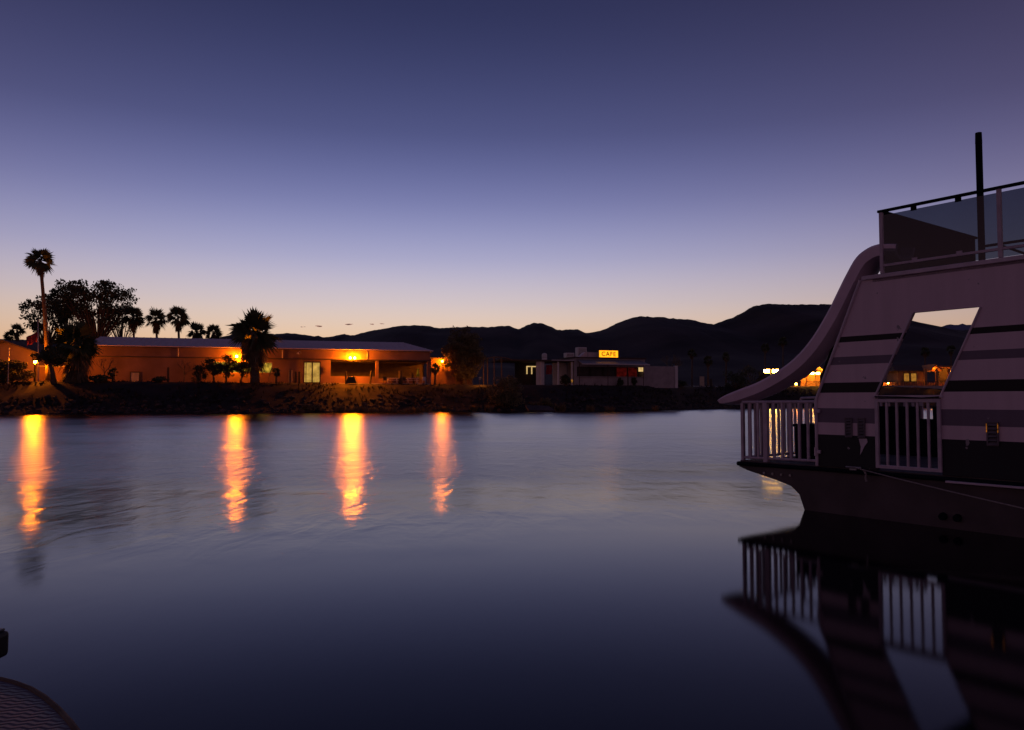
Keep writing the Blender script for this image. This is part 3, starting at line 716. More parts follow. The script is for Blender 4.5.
# gabled house at far left
HL = Face(-62, 100, 34.5, 100)
root = thing('gabled_house', HL.A + Vector((0, 0, 3.9)), 'tan gabled house with orange lit wall at the left edge', 'house')
sp = HL.s(3); zr = HL.z(3, 341.5); zl = HL.z(33, 351.5); s1 = HL.len; s0 = 2 * sp - s1
prof_ = [(s0, G0), (s1 - .1, G0), (s1 - .1, zl), (sp, zr - .12), (s0, zl)]
HL.mb().prism(prof_, 'y', -8, 0).build('wall', M['stucco2'], root)
HL.mb().prism([(s0 - .4, zl - .17), (sp, zr), (s1 + .5, zl - .25), (s1 + .5, zl - .08), (sp, zr + .22), (s0 - .4, zl)], 'y', -8.4, .5).build('roof', M['roof_dark'], root)
s = HL.s(-20); wf = HL.mb().box(s - .8, s + .8, .003, .08, 5.1, 6.3).build('window', M['frame_white'], root)
HL.mb().box(s - .7, s + .7, .085, .1, 5.2, 6.2).build('pane', M['win_dim'], wf)
q = P(34.5, C(34.5, 10.5), -.1); zl_ = zof(361.5, q.y)
root = thing('yard_lamp', q, 'glaring lamp on a dark post at the corner of the gabled house', 'lamp', 'lit lamps on the far shore')
MB().tube([q, Vector((q.x, q.y, zl_ - .3))], [.13, .10], 8).build('post', M['dark_wood'], root)
MB().tube([(q.x, q.y, zl_ - .3), (q.x, q.y, zl_ - .2)], [.2, .12], 10).build('lamp_base', M['steel'], root)
MB().ball((q.x, q.y, zl_), .19, 2).build('bulb', M['bulb'], root)
# yard wall glowing behind the trees
YW = Face(36, 101, 84, 102)
root = thing('yard_wall', YW.A + Vector((0, 0, 3.9)), 'stucco yard wall glowing orange behind the bushy dark palm', 'wall')
YW.mb().box(0, YW.len, -.3, 0, G0, YW.z(60, 367)).build('panel', M['stucco'], root)
YW.mb().box(-.1, YW.len + .1, -.38, .08, YW.z(60, 367) + .002, YW.z(60, 365.6)).build('coping', M['concrete'], root)
# flagpole with hanging flag
YF = C(38.5, 10.2); q = P(38.5, YF); root = thing('flagpole', q, 'slender lamplit pole with a limp reddish flag beside the tall palm', 'flagpole')
top = at(38, 320, YF)
MB().tube([q, top], [.075, .05], 8).build('pole', M['white_metal'], root)
MB().ball(top, .1, 1).build('finial', M['steel'], root)
fb = MB(); z1 = zof(332, YF); pts = []
for i in range(7):
    for j in range(6):
        x = -.06 - i * .21; z = z1 - j * .24 - i * .10 + .05 * math.sin(i * 1.7 + j); y = .12 * math.sin(i * 1.9 + j * .4)
        pts.append((top.x + x, YF + y, z))
fs = [(i * 6 + j, i * 6 + j + 1, (i + 1) * 6 + j + 1, (i + 1) * 6 + j) for i in range(6) for j in range(5)]
fl = fb.add(pts, fs).build('flag', M['red_cloth'], root); md = fl.modifiers.new('thick', 'SOLIDIFY'); md.thickness = .02
YG = C(8, 8.3); q = P(8, YG); root = thing('yard_pole', q, 'thin grey pole standing in the hedge before the gabled house', 'pole')
MB().tube([q, Vector((q.x, q.y, zof(349, YG)))], [.06, .045], 6).build('shaft', M['steel'], root)
MB().box(q.x - .09, q.x + .09, q.y - .09, q.y + .09, zof(349, YG), zof(348, YG)).build('cap', M['steel'], root)

# ------------------------------------------------------------------ cafe and carport
CF = Face(484, 117.5, 646, 125.5)
root = thing('cafe', CF.at(575, 0, 4.0), 'low cafe with awning, dark front windows and lit sign on the roof', 'cafe')
z_ro = CF.z(600, 358.6)
c0, c1 = CF.s(574), CF.s(645)
zs0, zs1 = CF.z(600, 377), CF.z(600, 366.8)
mb = CF.mb(); mb.box(c0, c1, -.25, 0, G0, zs0); mb.box(c0, c1, -.25, 0, zs1, z_ro); mb.box(c0, CF.s(577), -.25, 0, zs0, zs1); mb.box(CF.s(644), c1, -.25, 0, zs0, zs1)
mb.box(c0, c1, -8, -7.7, G0, z_ro); mb.box(c0, c0 + .25, -7.7, -.25, G0, z_ro); mb.box(c1 - .25, c1, -7.7, -.25, G0, z_ro)
mb.build('wall', M['grey_wall'], root)
CF.mb().box(CF.s(577), CF.s(644), -.1, .25, zs0, zs0 + .08, .01).build('counter', M['grey_wall'], root)
CF.mb().box(c0 - .2, c1 + .2, -8.2, .2, z_ro + .002, z_ro + .22).build('roof', M['roof_dark'], root)
aw = CF.mb(); a0, a1 = CF.s(577), CF.s(645.5)
za, zb = CF.z(600, 359.6), CF.z(600, 364.2)
aw.add([(a0, .02, za), (a1 - 1.0, .02, za), (a1, 1.5, zb), (a0 + .3, 1.5, zb), (a0, .02, za - .07), (a1 - 1.0, .02, za - .07), (a1, 1.5, zb - .07), (a0 + .3, 1.5, zb - .07)],
       [(0, 1, 2, 3), (7, 6, 5, 4), (0, 4, 5, 1), (1, 5, 6, 2), (2, 6, 7, 3), (3, 7, 4, 0)])
awo = aw.build('awning', M['steel'], root)
CF.mb().box(a0 + .25, a1 + .05, 1.505, 1.56, zb - .16, zb + .03).build('valance', M['white_metal'], awo)
for px in (579.5, 608, 643.5):
    s = CF.s(px, 1.4); CF.mb().tube([(s, 1.4, 3.9), (s, 1.4, zb - .1)], .05, 6).build('awning_post', M['dark_wood'], root)
px_w = [(577.5, 590, 'dark_inside'), (590.5, 603, 'dark_inside'), (603.5, 616, 'dark_inside'), (616.5, 627.5, 'neon_red'), (628, 637.5, 'neon_red')]
for a, b_, mt in px_w:
    s, e = CF.s(a), CF.s(b_); f = CF.mb(); f.box(s, s + .06, -.2, -.05, zs0 + .08, zs1); f.box(e - .06, e, -.2, -.05, zs0 + .08, zs1); f.box(s, e, -.205, -.045, zs1 - .07, zs1 - .005)
    fo = f.build('window', M['dark_wood'], root)
    m_ = M[mt]
    CF.mb().box(s + .07, e - .07, -.17, -.14, zs0 + .09, zs1 - .08).build('pane', m_, fo)
s, e = CF.s(639), CF.s(643.6)
CF.mb().box(s, e, -.17, -.1, CF.z(640, 371.5), zs1 - .01).build('lit_window', M['win_pale'], root)
CF.mb().ball(CF.at(613, .05, CF.z(613, 369)), .12, 2).build('blue_neon', M['neon_blue'], root)
# roof sign
sg = CF.mb(); s, e = CF.s(599, -.5), CF.s(618.4, -.5); z0, z1 = CF.z(608, 358.2, -.5), CF.z(608, 350.2, -.5)
sgo = sg.box(s, e, -.8, -.5, z0, z1, .03).build('sign_box', M['black_metal'], root)
CF.mb().box(s + .06, e - .06, -.498, -.47, z0 + .06, z1 - .06).build('sign_face', M['sign_face'], sgo)
tx = bpy.data.curves.new('letters', 'FONT'); tx.body = 'CAFE'; tx.size = 1.0; tx.extrude = .012; tx.offset = .016; tx.align_x = 'CENTER'; tx.align_y = 'CENTER'; tx.space_character = 1.14
to = bpy.data.objects.new('letters', tx); col.objects.link(to); tx.materials.append(M['sign_letter'])
bpy.context.view_layer.update()
dg = bpy.context.evaluated_depsgraph_get(); me = bpy.data.meshes.new_from_object(to.evaluated_get(dg)); bpy.data.objects.remove(to)
lo = bpy.data.objects.new('sign_letters', me); col.objects.link(lo); lo.parent = sgo
ctr = CF.tf(Vector(((s + e) / 2, -.455, (z0 + z1) / 2 + .0))); lo.location = ctr - world_of(sgo)
lo.rotation_euler = (PI / 2, 0, math.atan2(CF.d.y, CF.d.x))
for px in (602, 615): 
    q = CF.s(px, -.6); CF.mb().box(q - .05, q + .05, -.7, -.6, z_ro + .2, z0).build('sign_leg', M['steel'], sgo)
# side wall and end column
s, e = CF.s(645.3), CF.s(680.5); zz = CF.z(660, 366)
root = thing('side_wall', CF.at(646, -1, 4), 'plain grey wall running right from the cafe', 'wall')
mb = CF.mb(); mb.box(s, e - .5, -1.3, -1.0, G0, zz); mb.build('panel', M['grey_wall'], root)
CF.mb().box(e - .5, e, -1.45, -.85, G0, zz + .12).build('end_column', M['white_wall'], root)
for px in (655, 674):
    q = CF.s(px); post('dark fence post before the plain grey wall, ' + ('left one' if px == 655 else 'right one'), px, C(px, 10.2), 1.6, .09)
post('dark post at the right end of the cafe counter', 641, C(641), 1.7, .14)
post('dark post between the small round bushes and the cafe corner', 628, C(628), 1.75, .1)
# roof equipment
def rooftop(name, label, px, py0, py1, wpx, n, mt, cat, cyl=False):
    s, z0, z1 = CF.s(px, n), z_ro + .22, CF.z(px, py0, n); wd = wpx / F * 121 / 2
    root = thing(name, CF.at(px, n, z0), label, cat)
    if cyl:
        CF.mb().tube([(s, n, z0), (s, n, z1 - .35), (s, n, z1 - .1), (s, n, z1)], [wd, wd, wd * .8, wd * .3], 14).build('body', M[mt], root, False)
        CF.mb().tube([(s, n, z0 + .4), (s, n, z0 + .5)], wd * 1.06, 14).build('band', M['steel'], root)
    else:
        CF.mb().box(s - wd, s + wd, n - .6, n + .6, z0 + .08, z1, .03).build('body', M[mt], root)
        CF.mb().box(s - wd * .8, s + wd * .8, n + .602, n + .63, z0 + .2, z1 - .15).build('grille', M['steel'], root)
        CF.mb().box(s - wd * .9, s + wd * .9, n - .5, n + .5, z0, z0 + .08).build('base', M['steel'], root)
rooftop('rooftop_cooler', 'pale box cooler on the roof left of the duct', 569, 353, 358, 9, -3, 'white_wall', 'cooler unit')
rooftop('rooftop_cooler', 'higher pale box cooler on the roof above the duct', 581, 347.5, 352, 10, -5, 'white_wall', 'cooler unit')
root = thing('roof_duct', CF.at(588, -2.5, z_ro + .2), 'sloping grey duct on the cafe roof beside the sign', 'duct')
s, e = CF.s(578, -2.5), CF.s(598.5, -2.5); zt = CF.z(588, 352.5, -2.5)
CF.mb().prism([(s, z_ro + .23), (e, z_ro + .23), (e, zt), (s + 1.0, zt)], 'y', -3.2, -1.8).build('body', M['roof_metal'], root)
CF.mb().box(s + 1.4, s + 1.5, -3.24, -1.76, z_ro + .23, zt + .04).build('flange', M['steel'], root)
# carport left of the cafe
CP = CF
root = thing('carport', CF.at(555, -2, 4.0), 'flat roofed carport with pale posts left of the cafe', 'carport')
p0, p1 = CF.s(536), CF.s(574) - .05; zc = CF.z(555, 360)
CF.mb().box(p0 - 6.0, p1, -6, .3, zc - .25, zc).build('roof', M['roof_dark'], root)
CF.mb().box(CF.s(551), p1, .3, .36, zc - .1, zc + .02).build('roof_edge', M['white_metal'], root)
for px in (541, 558, 571.8):
    s = CF.s(px); CF.mb().box(s - .12, s + .12, -.1, .12, 3.9, zc - .25).build('post', M['white_wall'], root)
CF.mb().box(CF.s(553, -3), p1, -3.2, -3, G0, zc - .26).build('back_wall', M['white_wall'], root)
CF.mb().box(CF.s(537), CF.s(545), -.5, -.3, G0, zc - .26).build('screen_wall', M['white_wall'], root)
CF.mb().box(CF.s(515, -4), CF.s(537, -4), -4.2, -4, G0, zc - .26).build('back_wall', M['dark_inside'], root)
s, e = CF.s(526.5, -3.9), CF.s(537, -3.9); z0, z1 = CF.z(530, 374, -3.9), CF.z(530, 366, -3.9)
f = CF.mb(); f.box(s, e, -3.96, -3.86, z1 - .16, z1); f.box(s, s + .16, -3.96, -3.861, z0, z1 - .16); f.box((s + e) / 2 - .08, (s + e) / 2 + .08, -3.96, -3.861, z0, z1 - .16)
f.build('glow_frame', M['win_pale'], root)  # frame bars glow themselves; their lit look is put in as emission
s = CF.s(572.5, .5); CF.mb().ball((s, .25, CF.z(572, 381)), .16, 1, (1, 1, 1.6)).build('ground_lamp', M['win_dim'], root)
root = thing('water_tank', CF.at(544, -2, zc), 'round pale tank standing on the carport roof', 'tank')
s = CF.s(544.5, -2); CF.mb().tube([(s, -2, zc), (s, -2, zc + .95), (s, -2, zc + 1.1), (s, -2, zc + 1.2)], [.42, .42, .34, .1], 16).build('body', M['white_wall'], root)
CF.mb().tube([(s, -2, zc + .48), (s, -2, zc + .54)], .445, 16).build('band', M['steel'], root)
q = CF.at(549, -.6, zc - .3); root = thing('hanging_cloth', q - Vector((0, 0, 1.9)), 'red cloth hanging beside the white wall of the carport', 'cloth')
cb = MB(); pts = [(q.x - .45 + i * .15 + .05 * math.sin(j), q.y + .12 * math.sin(i * 1.5), q.z - .5 - j * .24) for i in range(7) for j in range(7)]
cl = cb.add(pts, [(i * 7 + j, i * 7 + j + 1, (i + 1) * 7 + j + 1, (i + 1) * 7 + j) for i in range(6) for j in range(6)]).build('cloth', M['red_cloth'], root); cl.modifiers.new('thick', 'SOLIDIFY').thickness = .02
MB().tube([q + Vector((-.6, 0, -.45)), q + Vector((.6, 0, -.45))], .025, 6).build('rail', M['steel'], root)
# pergola
root = thing('pergola', CF.at(491, 1, 4.0), 'plain pergola frame behind the large round bush', 'pergola')
zp = CF.z(491, 357.2)
for px in (483.5, 487.5, 494, 501.5):
    s = CF.s(px, 1); CF.mb().box(s - .07, s + .07, .93, 1.07, 3.9, zp - .1).build('post', M['brown_wood'], root)
pts = [(CF.s(483, 1) + i * (CF.s(512, 1) - CF.s(483, 1)) / 8, 1, zp - .4 * ((i - 4) / 4) ** 2) for i in range(9)]
CF.mb().tube(pts, .07, 6).build('beam', M['brown_wood'], root)
for i in range(4):
    s = CF.s(485 + i * 7, 1); CF.mb().tube([(s, 1, zp - .1), (s, -3, zp - .1)], .04, 5).build('rafter', M['brown_wood'], root)
# boat ramp slab on the bank
q = on_level(541, 409.5, .45); root = thing('concrete_slab', q, 'flat grey slab lying at the waterline under the carport', 'slab')
MB().add([q + Vector(v) for v in ((-1.5, -.6, -.25), (1.7, -.9, -.3), (1.0, .9, .25), (-1.9, .8, .35), (-1.5, -.6, -.05), (1.7, -.9, -.12), (1.0, .9, .45), (-1.9, .8, .55))],
         [(3, 2, 1, 0), (4, 5, 6, 7), (0, 1, 5, 4), (1, 2, 6, 5), (2, 3, 7, 6), (3, 0, 4, 7)]).build('slab', M['rock'], root)

# ------------------------------------------------------------------ right of the cafe
pth = MB(); pa = [(681, C(681, 9.8)), (695, C(695, 9.8)), (708, C(708, 9.8)), (722, C(722, 9.8))]
for (p, Y), (p2, Y2) in zip(pa, pa[1:]):
    a, b_, c, d = P(p, Y, .03), P(p2, Y2, .03), P(p2, Y2 + 3.5, .06), P(p, Y + 3.5, .06); pth.add([a, b_, c, d], [(0, 1, 2, 3)])
structure(pth.build('path', M['white_wall']))
YB = C(702, 10.4); q = P(702, YB); root = thing('sign_board', q, 'upright tan board beside the pale path', 'sign board')
MB().box(q.x - .42, q.x + .42, q.y - .06, q.y + .06, q.z + .05, zof(376.5, YB), .02).build('panel', M['tan_sign'], root)
MB().box(q.x - .46, q.x + .46, q.y - .1, q.y + .1, q.z - .1, q.z + .05).build('base', M['concrete'], root)
for px, lb in ((692, 'short dark bollard on the path left of the tan board'), (711, 'thick dark bollard on the path right of the tan board')):
    post(lb, px, C(px, 9.6), 1.5, .13 if px == 692 else .25)

# flood lamps on a pole-mounted bar, out on the slope
q = P(771, 168); root = thing('flood_light_mast', q, 'mast with two bright rectangular flood lamps above the slide', 'flood light')
zt = zof(371.3, 168)
MB().tube([q, Vector((q.x, q.y, zt + .5))], [.12, .08], 8).build('pole', M['steel'], root)
MB().box(q.x - 1.5, q.x + 1.7, q.y - .06, q.y + .06, zt + .5, zt + .6).build('crossbar', M['steel'], root)
for x0, x1, lb in ((-1.55, -.4, 1), (.3, 1.6, 1)):
    hs = MB().box(q.x + x0 - .05, q.x + x1 + .05, q.y - .1, q.y + .25, zt - .36, zt + .48, .02).build('lamp_housing', M['black_metal'], root)
    MB().box(q.x + x0, q.x + x1, q.y - .16, q.y - .105, zt - .32, zt + .38).build('lamp_face', M['flood'], hs)
# gazebo
GZ = Face(806, 160, 825.5, 160)
root = thing('gazebo', GZ.A + Vector((0, 0, 4.5)), 'small gable roofed gazebo glowing orange under the slide', 'gazebo')
zb, ze, zr = GZ.z(815, 386), GZ.z(815, 371.8), GZ.z(815, 365)
m_or = mat('orange stained timber', (.45, .20, .07), .8, .2, 2)
GZ.mb().box(0, GZ.len, -3, -2.8, zb - 1, ze).build('back_wall', m_or, root)
GZ.mb().box(.0, GZ.len, -2.8, 0, zb - 1, zb).build('deck', M['brown_wood'], root)
GZ.mb().prism([(-.8, ze - .35), (GZ.len * .55, zr - .12), (GZ.len + .6, ze - .35), (GZ.len + .6, ze - .17), (GZ.len * .55, zr + .08), (-.8, ze - .17)], 'y', -3.4, .5).build('roof', m_or, root)
for s in (.1, GZ.len * .5, GZ.len - .1): GZ.mb().box(s - .08, s + .08, -.16, 0, zb, ze - .1).build('post', m_or, root)
rl = GZ.mb(); rl.box(0, GZ.len, -.1, -.02, zb + .9, zb + .98)
rl.tube([(0, -.06, zb + .05), (GZ.len * .5, -.06, zb + .9)], .04, 5); rl.tube([(GZ.len * .5, -.06, zb + .9), (GZ.len, -.06, zb + .05)], .04, 5)
rl.build('railing', M['dark_wood'], root)
for px in (812.5, 818.5):
    s = GZ.s(px); GZ.mb().box(s - .55, s + .45, -.5, -.35, ze - .45, ze - .12).build('lamp', M['flood'], root)
# low lit terrace left of the gazebo
TR = Face(789, 159, 806, 159)
root = thing('terrace_wall', TR.A + Vector((0, 0, 4.5)), 'low lamplit terrace wall left of the gazebo', 'wall')
TR.mb().box(0, TR.len, -.4, 0, 3.8, TR.z(797, 387)).build('panel', m_or, root)
TR.mb().box(-.1, TR.len + .1, -.5, .1, TR.z(797, 387) + .003, TR.z(797, 386.4)).build('coping', M['concrete'], root)
q = TR.at(796, 1.0, 0); q.z = TR.z(796, 384)
root = thing('path_lamp', q - Vector((0, 0, 1.2)), 'small lamp post at the low terrace wall', 'lamp', 'lit lamps on the far shore')
MB().tube([q - Vector((0, 0, 1.6)), q - Vector((0, 0, .1))], .05, 6).build('pole', M['steel'], root)
MB().ball(q, .2, 2).build('bulb', M['porch_bulb'], root)
MB().tube([q + Vector((0, 0, .2)), q + Vector((0, 0, .32))], [.26, .05], 10).build('cap', M['steel'], root)

q = P(480, C(480, 8.6), 0); root = thing('path_lamp', q, 'low shielded lamp on the bank between the dense tree and the round bush', 'lamp', 'lit lamps on the far shore')
MB().tube([q + Vector((0, -.16, -.1)), q + Vector((0, -.16, 1.05))], .05, 6).build('pole', M['brown_wood'], root)
MB().ball(q + Vector((0, .05, 1.0)), .12, 2).build('bulb', M['porch_bulb'], root)
MB().box(q.x - .13, q.x + .13, q.y - .15, q.y - .11, q.z + .8, q.z + 1.2).build('shield', M['steel'], root)  # plate added and shaped to hide the bulb from the river
MB().tube([q + Vector((0, 0, 1.16)), q + Vector((0, 0, 1.26))], [.24, .05], 10).build('cap', M['steel'], root)

# riverside house seen through the boat window
RH = Face(876, 163, 975, 163)
root = thing('riverside_house', RH.at(915, 0, 4.6), 'riverside house with gabled porch, seen through the boat window', 'house')
zb = RH.z(915, 386.2)
zt = RH.z(910, 371)
RH.mb().box(RH.s(898), RH.s(924), -5, 0, 3.6, zt).build('wall', M['stucco2'], root)
ridge_roof(RH, RH.s(893), RH.s(928), .8, -5.8, zt + .05, RH.z(905, 364.8), 1.2, .3, .15, 'roof', M['roof_dark'], root)
RH.mb().box(RH.s(876), RH.s(975), 0, 3.2, 3.6, zb + .05).build('porch_floor', M['concrete'], root)
for a, b_ in ((903.6, 909.3), (910.6, 916.6)):
    s, e = RH.s(a), RH.s(b_); z0, z1 = RH.z(910, 382), RH.z(910, 373)
    f = RH.mb(); f.box(s, e, .003, .06, z0, z1); fo = f.build('window', M['dark_wood'], root)
    RH.mb().box(s + .1, e - .1, .063, .09, z0 + .1, z1 - .1).build('pane', M['win_dim'], fo)
g0, g1 = RH.s(922.5), RH.s(934.5); gm = RH.s(928); zg = RH.z(928, 364.8); zg2 = RH.z(928, 370.3)
RH.mb().prism([(g0, zg2 - .25), (gm, zg - .25), (g1, zg2 - .25), (g1, zg2), (gm, zg), (g0, zg2)], 'y', -2, 3.2).build('gable_roof', m_or, root)
RH.mb().box(RH.s(934.6), RH.s(974), 0, 3.2, RH.z(945, 368.2), RH.z(945, 366.4)).build('porch_beam', m_or, root)
for px in (926, 937, 949.5, 962, 973):
    s = RH.s(px, 3); RH.mb().box(s - .22, s + .22, 2.7, 3.05, zb + .05, RH.z(937, 368.6, 3)).build('porch_post', m_or, root)
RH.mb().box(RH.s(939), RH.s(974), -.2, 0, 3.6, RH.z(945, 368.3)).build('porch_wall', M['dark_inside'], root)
RH.mb().box(RH.s(949), RH.s(953), .003, .3, zb, RH.z(945, 370)).build('porch_pier', m_or, root)
rl = RH.mb(); s0, s1 = RH.s(878, 3.2), RH.s(974, 3.2)
rl.box(s0, s1, 3.12, 3.2, zb + .95, zb + 1.02)
k = int((s1 - s0) / .5)
for i in range(k + 1): rl.box(s0 + i * .5 - .03, s0 + i * .5 + .03, 3.13, 3.19, zb + .05, zb + .95)
rl.build('railing', M['dark_wood'], root)
RH.mb().box(RH.s(878, 1.4), RH.s(949, 1.4), 1.2, 1.4, zb + .05, zb + .75).build('seat_wall', M['stucco'], root)
def porch_lamp(label, px, py, n=2.0):
    q = RH.at(px, n, 0); q.z = RH.z(px, py, n)
    r = thing('porch_lamp', q, label, 'lamp', 'lit lamps on the far shore')
    MB().ball(q, .2, 2).build('bulb', M['porch_bulb'], r)
    MB().tube([q + Vector((0, 0, .19)), q + Vector((0, 0, .8))], .025, 5).build('hanger', M['steel'], r)
    MB().tube([q + Vector((0, 0, .2)), q + Vector((0, 0, .3))], [.24, .06], 10).build('cap', M['steel'], r)
porch_lamp('porch lamp at the right end of the riverside house, behind the boat wall', 951.5, 371.5)
porch_lamp('added unseen lamp under the gable of the riverside house', 930.0, 369.2, 1.0)  # lamp added out of sight to light the gable
q = P(884, 160); 
for px, lb in ((888, 'low lamp lighting the seat wall left of the riverside house'),):
    q = RH.at(px, 2.2, zb + .6); r = thing('path_lamp', q - Vector((0, 0, .6)), lb, 'lamp', 'lit lamps on the far shore')
    MB().tube([q - Vector((0, 0, .56)), q - Vector((0, 0, .1))], .05, 6).build('pole', M['steel'], r); MB().ball(q, .13, 2).build('bulb', M['porch_bulb'], r)

# ------------------------------------------------------------------ houseboat
BO = Vector((4.390, 11.067, 0)); BU = Vector((-.5942, .8043, 0)); BV = Vector((.8043, .5942, 0))
def bt(p): return BO + BU * p.x + BV * p.y + Vector((0, 0, p.z))
def B(): return MB(bt)
WD = 3.2; AFT = -11.5
boat = thing('houseboat', bt(Vector((-2, WD / 2, 0))), 'striped white houseboat with water slide, moored at the right edge', 'houseboat')
# painted wall: bands of paint are set by height, with scuffs
mwal = bpy.data.materials.new('striped boat paint'); mwal.use_nodes = True; nt = mwal.node_tree; L = nt.links.new; b = nt.nodes['Principled BSDF']
tc = nt.nodes.new('ShaderNodeTexCoord'); geo = nt.nodes.new('ShaderNodeNewGeometry'); sep = nt.nodes.new('ShaderNodeSeparateXYZ'); L(geo.outputs['Position'], sep.inputs[0])
no = nt.nodes.new('ShaderNodeTexNoise'); no.inputs['Scale'].default_value = 5; no.inputs['Detail'].default_value = 6; L(tc.outputs['Object'], no.inputs['Vector'])
zn = math_('DIVIDE', sep.outputs['Z'], 4.0, nt)
rp = nt.nodes.new('ShaderNodeValToRGB'); rp.color_ramp.interpolation = 'CONSTANT'; el = rp.color_ramp.elements
WHITE, BLACK, GREY, NAVY = (.80, .62, .68, 1), (.008, .008, .012, 1), (.20, .16, .21, 1), (.010, .014, .022, 1)
stops = [(0, NAVY), (1.107, WHITE), (1.272, GREY), (1.481, WHITE), (1.70, BLACK), (1.83, WHITE), (2.08, GREY), (2.19, WHITE), (2.40, BLACK), (2.48, WHITE)]
while len(el) < len(stops): el.new(.5)
for e_, (z, c) in zip(el, stops): e_.position = z / 4; e_.color = c
L(zn, rp.inputs[0])
chip = mrange(no.outputs['Fac'], .70, .72, 0, 1, nt)
zlow = mrange(sep.outputs['Z'], 1.02, 1.10, 1, 1, nt)
dirt = nt.nodes.new('ShaderNodeMix'); dirt.data_type = 'RGBA'; dirt.blend_type = 'MULTIPLY'; dirt.inputs['Factor'].default_value = .22
no2 = nt.nodes.new('ShaderNodeTexNoise'); no2.inputs['Scale'].default_value = 2.2; no2.inputs['Detail'].default_value = 8
mpp = nt.nodes.new('ShaderNodeMapping'); mpp.inputs['Scale'].default_value = (3.5, 3.5, .35); L(tc.outputs['Object'], mpp.inputs[0]); L(mpp.outputs[0], no2.inputs['Vector'])
L(rp.outputs['Color'], dirt.inputs['A']); L(no2.outputs['Fac'], dirt.inputs['B'])
mx = nt.nodes.new('ShaderNodeMix'); mx.data_type = 'RGBA'; L(chip, mx.inputs['Factor']); L(dirt.outputs['Result'], mx.inputs['A']); mx.inputs['B'].default_value = (.32, .28, .3, 1)
L(mx.outputs['Result'], b.inputs['Base Color']); b.inputs['Roughness'].default_value = .45; b.inputs['Specular IOR Level'].default_value = .3
M['boat_trim'] = mat('boat trim paint', (.62, .52, .58), .5, .12, 5)
M['boat_rail'] = mat('boat rail paint', (.55, .45, .51), .45, .15, 8)
M['hull'] = mat('boat hull', (.075, .058, .06), .55, .35, 1.5, bump=.08)
M['boat_dark'] = mat('boat dark lining', (.005, .008, .014), .85, .3, 3, spec=.1)
M['slide'] = mat('slide fibreglass', (.78, .62, .70), .4, .08, 3)
M['vent'] = mat('vent plastic', (.13, .11, .12), .5, .2, 8)
M['deck'] = mat('boat deck', (.10, .085, .09), .8, .3, 4)

# hull with raked bow
hb = B()
prof_h = [(1.37, .63), (1.37, .555), (1.2, .50), (.72, .40), (.46, .33), (.32, .22), (.24, .0), (.16, -.35), (AFT, -.35), (AFT, .63)]
hb.prism(prof_h, 'y', .015, WD - .015); hb.build('hull', M['hull'], boat)
B().box(AFT + .05, 1.36, .03, WD - .03, .632, .655).build('deck', M['deck'], boat)
B().tube([(1.38, 0, .60), (.0, -.01, .615), (AFT, -.01, .60)], .03, 8).build('rub_rail', M['boat_dark'], boat)
B().box(AFT, -1.78, -.10, -.0, .575, .60, .006).build('side_ledge', M['boat_trim'], boat)
B().tube([(1.38, 0, .60), (1.38, WD, .60)], .035, 8).build('bow_rub_rail', M['boat_dark'], boat)
for u in (-1.7, -1.87):
    B().tube([(u, .02, .145), (u, -.035, .14)], [.05, .042], 12).build('exhaust_outlet', M['boat_dark'], boat)
for i in range(4):
    B().tube([(.46 + i * .15, .02, .485), (.46 + i * .15, -.004, .485)], .018, 8).build('scupper_ring', M['steel'], boat)
# near side wall with raked window and gate opening
OPEN = [(-1.71, .66), (-1.71, 1.66), (-2.205, 2.735), (-1.388, 2.735), (-.862, 1.66), (-.862, .66)]
wall = B(); wall.prism([(0, .66), (0, 1.60), (-.70, 3.255), (AFT, 3.255), (AFT, .66)] + OPEN, 'y', 0, .07)
wall.build('side_wall', mwal, boat)
def strip(pts, r, name='edge_trim', mt='boat_trim'): return B().tube(pts, r, 6).build(name, M[mt], boat)
strip([(.012, -.004, .66), (.012, -.004, 1.60), (-.69, -.004, 3.25)], .022)
strip([(-.866, -.004, 1.66), (-1.388, -.004, 2.73)], .014); strip([(-1.714, -.004, 1.66), (-2.205, -.004, 2.73)], .014)
# framing post outside the door panel, hinges
for z in (1.44, .86):
    h = B(); h.box(-.055, .03, -.035, -.004, z - .025, z + .025, .006); h.tube([(.02, -.03, z - .06), (.02, -.03, z + .06)], .018, 8); h.build('hinge', M['boat_trim'], boat)
# paint scar under the louvre
sc_b = B(); sc_b.add([(-.62, -.004, 1.07), (-.735, -.004, 1.075), (-.745, -.004, 1.03), (-.70, -.004, .97), (-.665, -.004, .90), (-.635, -.004, .85), (-.648, -.004, .96)], [(0, 1, 2, 3, 4, 5, 6)])
ms = sc_b.build('bare_patch', M['boat_trim'], boat); ms.modifiers.new('thick', 'SOLIDIFY').thickness = .003
